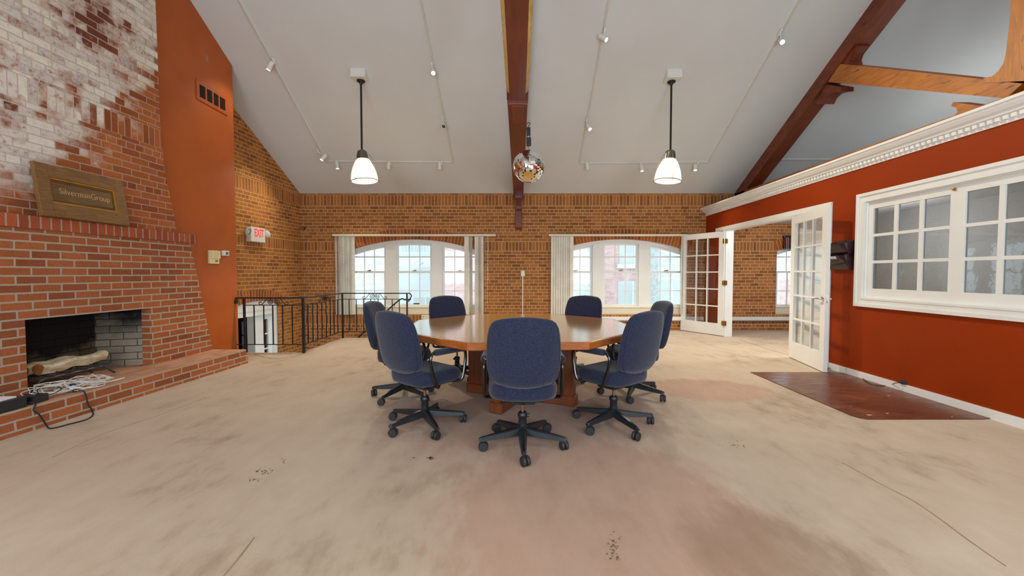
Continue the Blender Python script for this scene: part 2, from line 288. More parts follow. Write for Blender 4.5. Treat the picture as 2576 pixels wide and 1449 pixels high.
# ------------------------------------------------------------------ mesh builder
class MB:
    def __init__(s): s.bm = bmesh.new()
    def vs(s, pts): return [s.bm.verts.new(Vector(p)) for p in pts]
    def face(s, pts):
        try: return s.bm.faces.new(s.vs(pts))
        except ValueError: return None
    def hexa(s, b, t):
        """two rings of the same count -> closed solid"""
        vb, vt = s.vs(b), s.vs(t); n = len(b)
        s.bm.faces.new(vb[::-1]); s.bm.faces.new(vt)
        for i in range(n): s.bm.faces.new((vb[i], vb[(i + 1) % n], vt[(i + 1) % n], vt[i]))
        return s
    def box(s, x0, x1, y0, y1, z0, z1, m=None):
        b = [(x0, y0, z0), (x1, y0, z0), (x1, y1, z0), (x0, y1, z0)]; t = [(x0, y0, z1), (x1, y0, z1), (x1, y1, z1), (x0, y1, z1)]
        if m: b = [m @ Vector(p) for p in b]; t = [m @ Vector(p) for p in t]
        return s.hexa(b, t)
    def obox(s, o, ax, ay, az, a, b, c):
        """box with frame o,(ax,ay,az) spanning ranges a,b,c"""
        P = lambda i, j, k: o + ax * i + ay * j + az * k
        return s.hexa([P(a[0], b[0], c[0]), P(a[1], b[0], c[0]), P(a[1], b[1], c[0]), P(a[0], b[1], c[0])],
                      [P(a[0], b[0], c[1]), P(a[1], b[0], c[1]), P(a[1], b[1], c[1]), P(a[0], b[1], c[1])])
    def prism(s, poly, d):
        d = Vector(d); return s.hexa([Vector(p) for p in poly], [Vector(p) + d for p in poly])
    def rings(s, rings, caps=True, closed=False):
        vv = [s.vs(r) for r in rings]; n = len(rings[0])
        m = len(vv)
        for i in range(m if closed else m - 1):
            a, b = vv[i], vv[(i + 1) % m]
            for j in range(n): s.bm.faces.new((a[j], a[(j + 1) % n], b[(j + 1) % n], b[j]))
        if caps and not closed: s.bm.faces.new(vv[0][::-1]); s.bm.faces.new(vv[-1])
        return s
    def tube(s, pts, r, n=8, closed=False, caps=True):
        pts = [Vector(p) for p in pts]; k = len(pts); rs = r if isinstance(r, (list, tuple)) else [r] * k
        up = None; R = []
        for i in range(k):
            if closed: d = pts[(i + 1) % k] - pts[i - 1]
            else: d = pts[min(i + 1, k - 1)] - pts[max(i - 1, 0)]
            d.normalize()
            if up is None: up = Vector((0, 0, 1)) if abs(d.z) < 0.9 else Vector((1, 0, 0))
            a = d.cross(up)
            if a.length < 1e-4: a = d.orthogonal()
            a.normalize(); up = a.cross(d).normalized()
            R.append([pts[i] + (a * math.cos(2 * PI * j / n) + up * math.sin(2 * PI * j / n)) * rs[i] for j in range(n)])
        return s.rings(R, caps, closed)
    def lathe(s, prof, c=(0, 0, 0), n=24, m=None, caps=True):
        c = Vector(c); R = []
        for r, z in prof:
            ring = [Vector((r * math.cos(2 * PI * j / n), r * math.sin(2 * PI * j / n), z)) for j in range(n)]
            R.append([(m @ p if m else p) + c for p in ring])
        return s.rings(R, caps)
    def bevel(s, w=0.004, seg=2, ang=30):
        bmesh.ops.remove_doubles(s.bm, verts=s.bm.verts, dist=1e-5)
        es = [e for e in s.bm.edges if len(e.link_faces) == 2 and e.calc_face_angle(0) > math.radians(ang)]
        if es: bmesh.ops.bevel(s.bm, geom=es, offset=w, segments=seg, affect='EDGES', profile=0.5)
        return s
    def build(s, name, mat, parent=None, smooth=False, uv=False, recalc=True, loc=None):
        if recalc: bmesh.ops.recalc_face_normals(s.bm, faces=s.bm.faces)
        if uv:
            L = s.bm.loops.layers.uv.verify()
            s.bm.normal_update()
            for f in s.bm.faces:
                n = f.normal
                if abs(n.z) > 0.8:
                    for l in f.loops: l[L].uv = (l.vert.co.y, l.vert.co.x)
                else:
                    if abs(n.y) >= abs(n.x): tx = Vector((1, 0, 0))
                    else: tx = Vector((0, 1, 0))
                    for l in f.loops: l[L].uv = (l.vert.co.dot(tx), l.vert.co.z)
        if loc is not None:
            bmesh.ops.translate(s.bm, verts=s.bm.verts, vec=-Vector(loc))
        me = bpy.data.meshes.new(name); s.bm.to_mesh(me); s.bm.free()
        ms = mat if isinstance(mat, (list, tuple)) else [mat]
        for m in ms: me.materials.append(m)
        if smooth:
            for p in me.polygons: p.use_smooth = True
            try: me.set_sharp_from_angle(angle=math.radians(smooth if smooth > 1 else 40))
            except Exception: pass
        o = bpy.data.objects.new(name, me); COL.objects.link(o)
        if loc is not None: o.location = loc
        if parent:
            o.parent = parent
        return o
def tag(o, label=None, cat=None, group=None, kind=None):
    if label: o['label'] = label
    if cat: o['category'] = cat
    if group: o['group'] = group
    if kind: o['kind'] = kind
    return o
def thing(name, label, cat, loc=(0, 0, 0), rz=0.0, group=None, kind=None):
    o = bpy.data.objects.new(name, None); COL.objects.link(o); o.empty_display_size = 0.1
    o.location = loc; o.rotation_euler = (0, 0, rz); return tag(o, label, cat, group, kind)
def P(mb, name, mat, root, **kw):
    """part built in world coordinates under a root placed anywhere (no rotation)"""
    bmesh.ops.translate(mb.bm, verts=mb.bm.verts, vec=-world_loc(root)) if not kw.pop('local', False) else None
    return mb.build(name, mat, root, **kw)
def world_loc(o):
    v = Vector((0, 0, 0))
    while o: v += o.location; o = o.parent
    return v
def PU(mb, name, mat, root, **kw):
    """world-coordinate part with world UVs (bricks)"""
    o = mb.build(name, mat, None, uv=True, **kw)
    o.data.transform(Matrix.Translation(-world_loc(root))); o.parent = root; return o
def copy_tree(o, parent=None):
    c = o.copy(); COL.objects.link(c)
    if parent: c.parent = parent
    for ch in [x for x in bpy.data.objects if x.parent == o]: copy_tree(ch, c)
    return c
def struct(o, label, cat): return tag(o, label, cat, None, 'structure')
def arc(c, r, a0, a1, n, f): return [f(c[0] + r * math.cos(a0 + (a1 - a0) * i / n), c[1] + r * math.sin(a0 + (a1 - a0) * i / n)) for i in range(n + 1)]
def bez(pts, n=12):
    """Catmull-Rom through pts"""
    pts = [Vector(p) for p in pts]; q = [pts[0]] + pts + [pts[-1]]; out = []
    for i in range(1, len(q) - 2):
        p0, p1, p2, p3 = q[i - 1:i + 3]
        for k in range(n):
            t = k / n
            out.append(0.5 * ((2 * p1) + (p2 - p0) * t + (2 * p0 - 5 * p1 + 4 * p2 - p3) * t * t + (3 * p1 - p0 - 3 * p2 + p3) * t ** 3))
    out.append(pts[-1]); return out
# ================================================================== SETTING
XR = 10.0; XL = -4.95
# floor with stair hole
SX1, SY1, SX2, SY2 = -3.30, 6.47, -1.98, 7.96
m = MB()
for x0, x1, y0, y1 in ((XL, XR, YF - .05, SY1), (SX1, XR, SY1, SY2), (SX2, XR, SY2, YB + .02)):
    m.box(x0, x1, y0, y1, -0.25, 0.0)
fl = m.build('floor', M['carpet']); struct(fl, 'worn beige wall-to-wall carpet floor of the hall', 'floor')
# carpet creases and stains belong to the floor
def crease(px, w=0.006, h=0.004, name='carpet_seam', mat='crease'):
    pts = bez([at_z(u, v, 0.0) for u, v in px], 8); mb = MB(); L = []; Rr = []; T = []
    for i, p in enumerate(pts):
        d = (pts[min(i + 1, len(pts) - 1)] - pts[max(i - 1, 0)]).normalized(); s_ = Vector((-d.y, d.x, 0))
        ww = w * (0.4 + 0.6 * math.sin(PI * (i + 0.5) / len(pts))) * (0.8 + 0.4 * random.random())
        L.append(p + s_ * ww); Rr.append(p - s_ * ww); T.append(p + Vector((0, 0, h)))
    for i in range(len(pts) - 1):
        mb.face([L[i], L[i + 1], T[i + 1], T[i]]); mb.face([T[i], T[i + 1], Rr[i + 1], Rr[i]])
    return mb.build(name, M[mat], fl, smooth=True)
crease([(2120, 1165), (2210, 1215), (2300, 1262), (2370, 1310), (2440, 1362), (2530, 1425)], 0.005)
crease([(553, 1460), (600, 1405), (640, 1352)], 0.005)
crease([(130, 1152), (260, 1092), (400, 1045), (520, 1000)], 0.004, 0.003)
crease([(1860, 855), (1900, 868), (1950, 884), (1998, 897)], 0.006, 0.006)
crease([(1740, 852), (1800, 873), (1850, 884)], 0.003, 0.003)
crease([(640, 893), (700, 903), (760, 890)], 0.006, 0.006); crease([(660, 915), (720, 905), (790, 880)], 0.005, 0.006)
crease([(770, 885), (810, 868), (860, 853)], 0.012, 0.01)
def specks(u, v, n, su, sv, r):
    mb = MB()
    for i in range(n):
        p = at_z(u + random.gauss(0, su), v + random.gauss(0, sv), 0.0); rr = r * random.uniform(.3, 1)
        k = random.randint(5, 7); a0 = random.random() * 6
        ring = [p + Vector((rr * random.uniform(.6, 1.2) * math.cos(a0 + 2 * PI * j / k), rr * random.uniform(.6, 1.2) * math.sin(a0 + 2 * PI * j / k), 0.0008)) for j in range(k)]
        mb.hexa(ring, [q + Vector((0, 0, 0.0015)) for q in ring])
    return mb.build('carpet_stain', M['dirt_dark'], fl)
specks(1082, 1153, 14, 5, 2, 0.010); specks(1040, 1153, 6, 3, 1.2, 0.007); specks(1850, 1122, 14, 13, 4, 0.007); specks(668, 1187, 22, 12, 4, 0.007); specks(640, 1208, 12, 8, 2, 0.006); specks(715, 1160, 8, 6, 3, 0.006); specks(1545, 1372, 40, 7, 20, 0.006)
# ---- back wall with three arched window openings
ZSILL = 0.345
WINS = []
def win_spec(xc, hw, zap, zspring): 
    s = zap - zspring; r = (hw * hw + s * s) / (2 * s); return dict(xc=xc, hw=hw, zap=zap, zs=zspring, r=r, cz=zap - r)
W1 = win_spec(-2.180, 1.46, 1.25 + 86 / F * YB, 1.25 + 56.5 / F * YB)
W2 = win_spec(2.420, 1.46, 1.25 + 86.5 / F * YB, 1.25 + 57 / F * YB)
W3 = win_spec(7.27, 1.46, 1.25 + 86 / F * YB, 1.25 + 56.5 / F * YB)
def wtop(w, x): return w['cz'] + math.sqrt(max(0, w['r'] ** 2 - (x - w['xc']) ** 2))
WT = 0.30
m = MB(); m.bm = bmesh.new()
def wall_panel(mb, x0, x1, z0, z1): mb.face([(x0, YB, z0), (x1, YB, z0), (x1, YB, z1), (x0, YB, z1)])
ZLOW = -1.7
xs = [lx(YB) - .05]
for w in (W1, W2, W3):
    wall_panel(m, xs[-1], w['xc'] - w['hw'], ZLOW, EAVE + .02)
    wall_panel(m, w['xc'] - w['hw'], w['xc'] + w['hw'], ZLOW, ZSILL)
    N = 24
    for i in range(N):
        a = w['xc'] - w['hw'] + 2 * w['hw'] * i / N; b = w['xc'] - w['hw'] + 2 * w['hw'] * (i + 1) / N
        m.face([(a, YB, wtop(w, a)), (b, YB, wtop(w, b)), (b, YB, EAVE + .02), (a, YB, EAVE + .02)])
        m.face([(a, YB, wtop(w, a)), (a, YB + WT, wtop(w, a)), (b, YB + WT, wtop(w, b)), (b, YB, wtop(w, b))])
    for x in (w['xc'] - w['hw'], w['xc'] + w['hw']): m.face([(x, YB, ZSILL), (x, YB + WT, ZSILL), (x, YB + WT, w['zs']), (x, YB, w['zs'])])
    a, b = w['xc'] - w['hw'], w['xc'] + w['hw']; m.face([(a, YB, ZSILL), (b, YB, ZSILL), (b, YB + WT, ZSILL), (a, YB + WT, ZSILL)])
    xs.append(w['xc'] + w['hw'])
wall_panel(m, xs[-1], XR, ZLOW, EAVE + .02)
wb = m.build('wall_back', M['brick_back'], uv=True, recalc=False); struct(wb, 'orange-brown brick wall with the arched windows', 'wall')
# brick arches over the openings, a touch proud of the wall
def arch_ring(w, parent, hw, h=0.222, name='brick_arch'):
    mb = MB(); L = mb.bm.loops.layers.uv.verify(); N = 40; a = math.asin(hw / w['r']); st = None
    for i in range(N):
        t0, t1 = -a + 2 * a * i / N, -a + 2 * a * (i + 1) / N; q = []
        for t, rr in ((t0, w['r']), (t1, w['r']), (t1, w['r'] + h), (t0, w['r'] + h)):
            q.append(((w['xc'] + rr * math.sin(t), YB - 0.004, w['cz'] + rr * math.cos(t)), (t * w['r'], rr - w['r'])))
        f = mb.face([p for p, _ in q])
        for l, (_, uv) in zip(f.loops, q): l[L].uv = uv
    mb.build(name, M['brick_arch'], parent, recalc=False)
for w in (W1, W2): arch_ring(w, wb, 1.46)
arch_ring(W3, wb, 1.46)
# ---- left brick wall (gable, rotated), with a lower doorway
def lw(y, z): return Vector((lx(y), y, z))
DY0, DY1 = 7.02, 8.20       # doorway along the wall
DAP, DSP = 0.74, 0.66
def dtop(y):
    c = (DY0 + DY1) / 2; hw = (DY1 - DY0) / 2; s_ = DAP - DSP; r = (hw * hw + s_ * s_) / (2 * s_); return DAP - r + math.sqrt(r * r - (y - c) ** 2)
m = MB()
m.face([lw(YB + .03, ZLOW), lw(YB + .03, EAVE), lw(DY1, ceil_z(DY1)), lw(DY1, ZLOW)])
N = 16
for i in range(N):
    a, b = DY0 + (DY1 - DY0) * i / N, DY0 + (DY1 - DY0) * (i + 1) / N
    m.face([lw(a, dtop(a)), lw(b, dtop(b)), lw(b, ceil_z(b) + .01), lw(a, ceil_z(a) + .01)])
m.face([lw(DY0, ZLOW), lw(DY0, ceil_z(DY0)), lw(6.2, ceil_z(6.2)), lw(6.2, ZLOW)])
wl = m.build('wall_left', M['brick_left'], uv=True); struct(wl, 'brick gable wall beside the stairwell', 'wall')
mb = MB(); L = mb.bm.loops.layers.uv.verify(); c = (DY0 + DY1) / 2; hw = (DY1 - DY0) / 2; s_ = DAP - DSP; r = (hw * hw + s_ * s_) / (2 * s_); aa = math.asin(hw / r) * 1.1
for i in range(30):
    q = []
    t0, t1 = -aa + 2 * aa * i / 30, -aa + 2 * aa * (i + 1) / 30
    for t, rr in ((t0, r), (t1, r), (t1, r + .215), (t0, r + .215)):
        y = c + rr * math.sin(t); q.append((lw(y, DAP - r + rr * math.cos(t)) + LN * 0.004, (t * r, rr - r)))
    f = mb.face([p for p, _ in q])
    for l, (_, uvv) in zip(f.loops, q): l[L].uv = uvv
mb.build('brick_arch', M['brick_arch'], wl, recalc=True)
# ---- orange wall
m = MB()
yo = 6.48
for prof in ([(yo, ZLOW), (yo, ceil_z(yo) + .01), (4.95, ceil_z(4.95) + .01), (4.95, ZLOW)], [(4.95, 1.02), (4.95, ceil_z(4.95) + .01), (YR, ceil_z(YR) + .01), (3.45, ceil_z(3.45) + .01), (3.45, 1.02)], [(3.45, ZLOW), (3.45, ceil_z(3.45) + .01), (YF, EAVE), (YF, ZLOW)]):
    m.prism([(OX, y, z) for y, z in prof], (-0.70, 0, 0))
wo = m.build('wall_left_orange', M['orange']); struct(wo, 'burnt orange wall beside the chimney', 'wall')
P(MB().obox(at_ow(520, 148), Vector((0, 1, 0)), Vector((0, 0, 1)), Vector((1, 0, 0)), (-.03, .03), (-.045, .045), (0, .003)), 'paint_patch', plain('bare_patch', lin(176, 120, 96), 0.8), wo)
# ---- partition (red) with door opening and interior window
RZT = 2.60
DO0, DO1, DOZ = 6.08, 8.14, 2.105
IW0, IW1, IWZ0, IWZ1 = 2.86, 4.86, 0.965, 2.085     # window opening
def rwp(y, z, off=0.0): return Vector((rx(y), y, z)) + RN * off
def rbox(mb, y0, y1, z0, z1, o0, o1):
    return mb.hexa([rwp(y0, z0, o0), rwp(y1, z0, o0), rwp(y1, z0, o1), rwp(y0, z0, o1)], [rwp(y0, z1, o0), rwp(y1, z1, o0), rwp(y1, z1, o1), rwp(y0, z1, o1)])
m = MB(); TH = -0.13
for y0, y1, z0, z1 in ((DO1, YB, 0, RZT), (DO0, DO1, DOZ, RZT), (IW1, DO0, 0, RZT), (IW0, IW1, 0, IWZ0), (IW0, IW1, IWZ1, RZT), (YF, IW0, 0, RZT)): rbox(m, y0, y1, z0, z1, 0, TH)
wr = m.build('wall_right', M['red']); struct(wr, 'red partition wall with french doors and interior window', 'wall')
# ---- cornice with dentils on the partition
def run_profile(mb, prof, y0, y1):
    """prof = [(offset,z)] closed, swept along the partition"""
    mb.hexa([rwp(y0, z, o) for o, z in prof], [rwp(y1, z, o) for o, z in prof])
m = MB()
prof = [(-.13, 2.60), (0, 2.50), (.014, 2.50), (.014, 2.528), (.03, 2.535), (.03, 2.562), (.055, 2.57), (.06, 2.588), (.085, 2.60), (.11, 2.628), (.118, 2.645), (.13, 2.647), (.13, 2.672), (-.13, 2.672)]
run_profile(m, prof, YF + .01, YB - .01)
tr = m.build('trim_1', M['white']); struct(tr, 'white crown cornice along the top of the red partition', 'trim')
m = MB(); y = 8.98
while y > 2.6:
    rbox(m, y - .032, y, 2.528, 2.560, .028, .046); y -= .058
m.build('dentil_course', M['white'], tr)
# ---- baseboard right
m = MB(); rbox(m, YF + .01, 5.375, 0, .082, 0, .016); rbox(m, 8.56, YB, 0, .082, 0, .016)
bbd = m.build('baseboard_right', M['white']); struct(bbd, 'white baseboard under the red partition', 'baseboard')
# ---- ceiling: two slopes
m = MB(); t_ = .12
m.prism([(XL - .3, YB + .4, ceil_z(YB + .4)), (XL - .3, YR, ceil_z(YR)), (XL - .3, YF - .4, EAVE - SL * .4), (XL - .3, YF - .4, EAVE - SL * .4 + t_), (XL - .3, YR, ceil_z(YR) + t_), (XL - .3, YB + .4, ceil_z(YB + .4) + t_)], (XR - XL + .6, 0, 0))
ce = m.build('ceiling', M['ceiling']); struct(ce, 'white sloped plaster ceiling', 'ceiling')
# ---- office lid, far right wall, front wall with windows
m = MB(); m.hexa([rwp(YF, 2.335, TH), (XR, YF, 2.335), (XR, YB, 2.335), rwp(YB, 2.335, TH)], [rwp(YF, 2.42, TH), (XR, YF, 2.42), (XR, YB, 2.42), rwp(YB, 2.42, TH)])
o = m.build('ceiling_office', M['ceiling']); struct(o, 'flat white ceiling of the side office', 'ceiling')
m = MB(); m.prism([(XR, YB + .02, -.2), (XR, YB + .02, EAVE + .02), (XR, YR, ceil_z(YR) + .02), (XR, YF, EAVE + .02), (XR, YF, -.2)], (.1, 0, 0))
o = m.build('wall_far_right', M['grey_wall']); struct(o, 'grey end wall of the side office', 'wall')
m = MB(); m.box(6.75, 6.85, YF, 8.7, 0, 2.335)
o = m.build('wall_office', M['grey_wall']); struct(o, 'grey inner wall of the side office', 'wall')
FW = [(-3.6, -1.4), (-.7, 1.5), (2.0, 3.8)]
m = MB(); x = XL
for a, b in FW:
    m.box(x, a, YF - .2, YF, -.2, EAVE + .02); m.box(a, b, YF - .2, YF, -.2, .75); m.box(a, b, YF - .2, YF, 2.35, EAVE + .02); x = b
m.box(x, XR, YF - .2, YF, -.2, EAVE + .02)
o = m.build('wall_front', plain('front_plaster', lin(200, 180, 160), 0.8)); struct(o, 'plaster wall behind the camera', 'wall')
# ---- stairwell lower floor and steps
m = MB(); m.box(lx(6) - .2, SX1 + .02, SY1 - .05, YB, -1.7, -1.6)
o = m.build('floor_landing', plain('landing', lin(120, 96, 76), 0.9)); struct(o, 'landing floor at the foot of the stairs', 'floor')
m = MB()
for i in range(6): m.box(SX2 - .22 * (i + 1), SX2 - .22 * i, SY2, YB, -1.65, -.22 * (i + 1))
o = m.build('staircase', M['carpet']); struct(o, 'carpeted steps descending to the landing', 'stairs')
m = MB(); m.box(lx(6) - .3, SX1 - .0, SY1 - .10, SY1 - .0, ZLOW, -.25); m.box(SX1, SX2, SY2 - .1, SY2, ZLOW, -.25)
o = m.build('wall_stairwell', M['grey_wall']); struct(o, 'plaster wall lining the stairwell below floor level', 'wall')
# dark lower hall behind the doorway
m = MB(); x0 = lx(7.0) - .25
hx = -7.4
for a in ((hx, x0, 5.6, 5.7, -1.7, 1.2), (hx, -6.20, 9.3, 9.4, -1.7, 1.2), (-5.86, x0, 9.3, 9.4, -1.7, 1.2), (-6.20, -5.86, 9.3, 9.4, .16, 1.2), (hx - .05, hx, 5.6, 9.4, -1.7, 1.2), (hx, x0, 5.6, 9.4, 1.15, 1.25), (hx, x0, 5.6, 9.4, -1.75, -1.65)): m.box(*a)
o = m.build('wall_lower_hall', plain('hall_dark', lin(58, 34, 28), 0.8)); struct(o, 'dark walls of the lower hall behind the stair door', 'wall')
# ================================================================== ARCHED WINDOWS
def arched_window(w, name, label, n):
    yf = YB + .10                                       # face of the frame
    root = thing('window_%d' % n, label, 'window', (w['xc'], yf, ZSILL), kind='structure')
    hw = w['hw']; xc = w['xc']
    # outer frame: arch head, jambs, sill, two mullions
    m = MB(); N = 24; fw = .075
    def ring(x, k):                                     # arch head strip
        return wtop(w, x) - k
    for i in range(N):
        a, b = xc - hw + 2 * hw * i / N, xc - hw + 2 * hw * (i + 1) / N
        m.hexa([(a, yf, ring(a, .075)), (b, yf, ring(b, .075)), (b, yf + .12, ring(b, .075)), (a, yf + .12, ring(a, .075))],
               [(a, yf, ring(a, -.01)), (b, yf, ring(b, -.01)), (b, yf + .12, ring(b, -.01)), (a, yf + .12, ring(a, -.01))])
    for s in (-1, 1):
        x0 = xc + s * hw; x1 = xc + s * (hw - .07); m.box(min(x0, x1), max(x0, x1), yf, yf + .12, ZSILL, w['zs'] + .02)
    P(m, 'frame', M['white'], root)
    m = MB(); m.box(xc - hw, xc + hw, yf - .03, yf + .12, ZSILL, ZSILL + .165); m.box(xc - hw, xc + hw, yf - .05, yf + .0, ZSILL + .145, ZSILL + .17); m.bevel(.004)
    P(m, 'sill', M['cream'], root)
    MW = .235; CW = .79                                 # mullion width, centre light width
    for s in (-1, 1):
        x0 = xc + s * CW / 2; x1 = xc + s * (CW / 2 + MW); a, b = min(x0, x1), max(x0, x1)
        m = MB(); m.hexa([(a, yf - .01, ZSILL + .1), (b, yf - .01, ZSILL + .1), (b, yf + .12, ZSILL + .1), (a, yf + .12, ZSILL + .1)], [(a, yf - .01, ring(a, .06)), (b, yf - .01, ring(b, .06)), (b, yf + .12, ring(b, .06)), (a, yf + .12, ring(a, .06))])
        m.bevel(.006); P(m, 'mullion', M['white'], root)
    zmid = 1.25 + 3.5 / F * YB; zb = ZSILL + .165
    for a, b, ncol in ((xc - hw + .07, xc - CW / 2 - MW, 3), (xc - CW / 2, xc + CW / 2, 3), (xc + CW / 2 + MW, xc + hw - .07, 3)):
        top = lambda x: ring(x, .075)
        sash_w = .045; mt = .016
        # lower sash
        def vbar(mb, x0, x1, z0, y0, y1, tf): mb.hexa([(x0, y0, z0), (x1, y0, z0), (x1, y1, z0), (x0, y1, z0)], [(x0, y0, tf(x0)), (x1, y0, tf(x1)), (x1, y1, tf(x1)), (x0, y1, tf(x0))])
        flat = lambda z: (lambda x: z)
        for lo in (1, 0):
            y0 = yf + (.035 if lo else .07); y1 = y0 + .035; m = MB()
            z0 = zb if lo else zmid - .02; tf = flat(zmid + .025) if lo else top
            vbar(m, a, a + sash_w, z0, y0, y1, tf); vbar(m, b - sash_w, b, z0, y0, y1, tf)
            m.box(a + sash_w, b - sash_w, y0 + .001, y1 - .001, z0 + .0005, z0 + (.05 if lo else .045))
            if lo: m.box(a + sash_w, b - sash_w, y0 + .001, y1 - .001, zmid - .02, zmid + .0245)
            else:
                K = 8
                for i in range(K):
                    p, q = a + sash_w + (b - a - 2 * sash_w) * i / K, a + sash_w + (b - a - 2 * sash_w) * (i + 1) / K
                    m.hexa([(p, y0, top(p) - .045), (q, y0, top(q) - .045), (q, y1, top(q) - .045), (p, y1, top(p) - .045)], [(p, y0, top(p) + .02), (q, y0, top(q) + .02), (q, y1, top(q) + .02), (p, y1, top(p) + .02)])
            so = P(m, 'sash', M['white'], root)
            m = MB()
            for k in range(1, ncol):
                x = a + sash_w + (b - a - 2 * sash_w) * k / ncol; vbar(m, x - mt / 2, x + mt / 2, z0 + .02, y0 + .004, y1 - .004, (lambda xx: tf(xx) - .02))
            zbar = zb + (zmid - zb) * .46 if lo else zmid + .34
            hh = mt / 2 if lo else .014
            m.box(a + sash_w, b - sash_w, y0 + .005, y1 - .005, zbar - hh, zbar + hh)
            P(m, 'muntin', M['white'], so)
            m = MB(); m.hexa([(a + .01, y0 + .016, z0 + .01), (b - .01, y0 + .016, z0 + .01), (b - .01, y0 + .019, z0 + .01), (a + .01, y0 + .019, z0 + .01)], [(a + .01, y0 + .016, tf(a)), (b - .01, y0 + .016, tf(b)), (b - .01, y0 + .019, tf(b)), (a + .01, y0 + .019, tf(a))])
            P(m, 'pane', M['glass'], so)
            if lo:
                x = (a + b) / 2; m = MB(); m.box(x - .035, x + .035, y0 - .01, y0 + .02, zmid + .025, zmid + .04); m.box(x + .0, x + .05, y0 - .018, y0 - .004, zmid + .03, zmid + .048)
                P(m, 'sash_lock', M['pewter'], so)
    # deep brick sill outside
    return root
arched_window(W1, 'w', 'arched triple sash window behind the iron railing', 1)
arched_window(W2, 'w', 'arched triple sash window beside the open french door', 2)
arched_window(W3, 'w', 'arched sash window in the side office', 3)
# ================================================================== INTERIOR WINDOW (partition)
def rbb(mb, y0, y1, z0, z1, o0, o1): return rbox(mb, y0, y1, z0, z1, o0, o1)
root = thing('window_4', 'white interior window with small square panes in the red partition', 'window', rwp((IW0 + IW1) / 2, IWZ0), kind='structure')
m = MB(); cw = .105
def casing_side(mb, y0, y1, z0, z1, horiz):
    steps = [(0, 1, 0, .018), (.0, .35, .018, .03), (.72, 1, .018, .024)]
    return steps
for (y0, y1, z0, z1) in ((IW0 - cw, IW1 + cw, IWZ1, IWZ1 + cw), (IW0 - cw, IW1 + cw, IWZ0 - cw, IWZ0), (IW1, IW1 + cw, IWZ0, IWZ1), (IW0 - cw, IW0, IWZ0, IWZ1)): rbb(m, y0, y1, z0, z1, 0, .02)
for (y0, y1, z0, z1) in ((IW0 - cw, IW1 + cw, IWZ1 + cw - .035, IWZ1 + cw), (IW0 - cw, IW1 + cw, IWZ0 - cw, IWZ0 - cw + .035), (IW1 + cw - .035, IW1 + cw, IWZ0 - cw + .035, IWZ1 + cw - .035), (IW0 - cw, IW0 - cw + .035, IWZ0 - cw + .035, IWZ1 + cw - .035)): rbb(m, y0, y1, z0, z1, .018, .036)
for (y0, y1, z0, z1) in ((IW0 - .02, IW1 + .02, IWZ1 + .0, IWZ1 + .02), (IW0 - .02, IW1 + .02, IWZ0 - .02, IWZ0), (IW1, IW1 + .02, IWZ0, IWZ1), (IW0 - .02, IW0, IWZ0, IWZ1)): rbb(m, y0, y1, z0, z1, .018, .027)
P(m, 'casing', M['white'], root)
m = MB()
for (y0, y1, z0, z1) in ((IW0, IW1, IWZ1 - .012, IWZ1), (IW0, IW1, IWZ0, IWZ0 + .012), (IW1 - .012, IW1, IWZ0 + .012, IWZ1 - .012), (IW0, IW0 + .012, IWZ0 + .012, IWZ1 - .012)): rbb(m, y0, y1, z0, z1, -.13, .002)
P(m, 'jamb', M['white'], root)
sy = [IW1 - .012 - i * (IW1 - IW0 - .024) / 2 for i in range(3)]
for i in range(2):
    a, b = sy[i + 1], sy[i]; st = .066; z0, z1 = IWZ0 + .012, IWZ1 - .012; bt = .098; tp = .075
    m = MB(); rbb(m, a, a + st, z0, z1, -.055, -.02); rbb(m, b - st, b, z0, z1, -.055, -.02); rbb(m, a + st, b - st, z0, z0 + bt, -.0545, -.0205); rbb(m, a + st, b - st, z1 - tp, z1, -.0545, -.0205)
    so = P(m, 'sash', M['white'], root)
    m = MB(); pw = (b - a - 2 * st); ph = (z1 - z0 - bt - tp)
    for k in (1, 2):
        y = a + st + pw * k / 3; rbb(m, y - .021, y + .021, z0 + bt, z1 - tp, -.053, -.0225)
        z = z0 + bt + ph * k / 3; rbb(m, a + st, b - st, z - .016, z + .016, -.051, -.0245)
    P(m, 'muntin', M['white'], so)
    m = MB(); rbb(m, a + .03, b - .03, z0 + .03, z1 - .03, -.040, -.037); P(m, 'pane', M['glass_in'], so)
m = MB(); m.lathe([(.014, 0), (.016, .006), (.007, .012), (.009, .02), (.0, .022)], rwp(sy[1] - .0 + .03, IWZ1 - .045, -.02), 12, Matrix.Rotation(-PI / 2, 3, 'Y')); P(m, 'latch_knob', M['brass'], root, smooth=True)
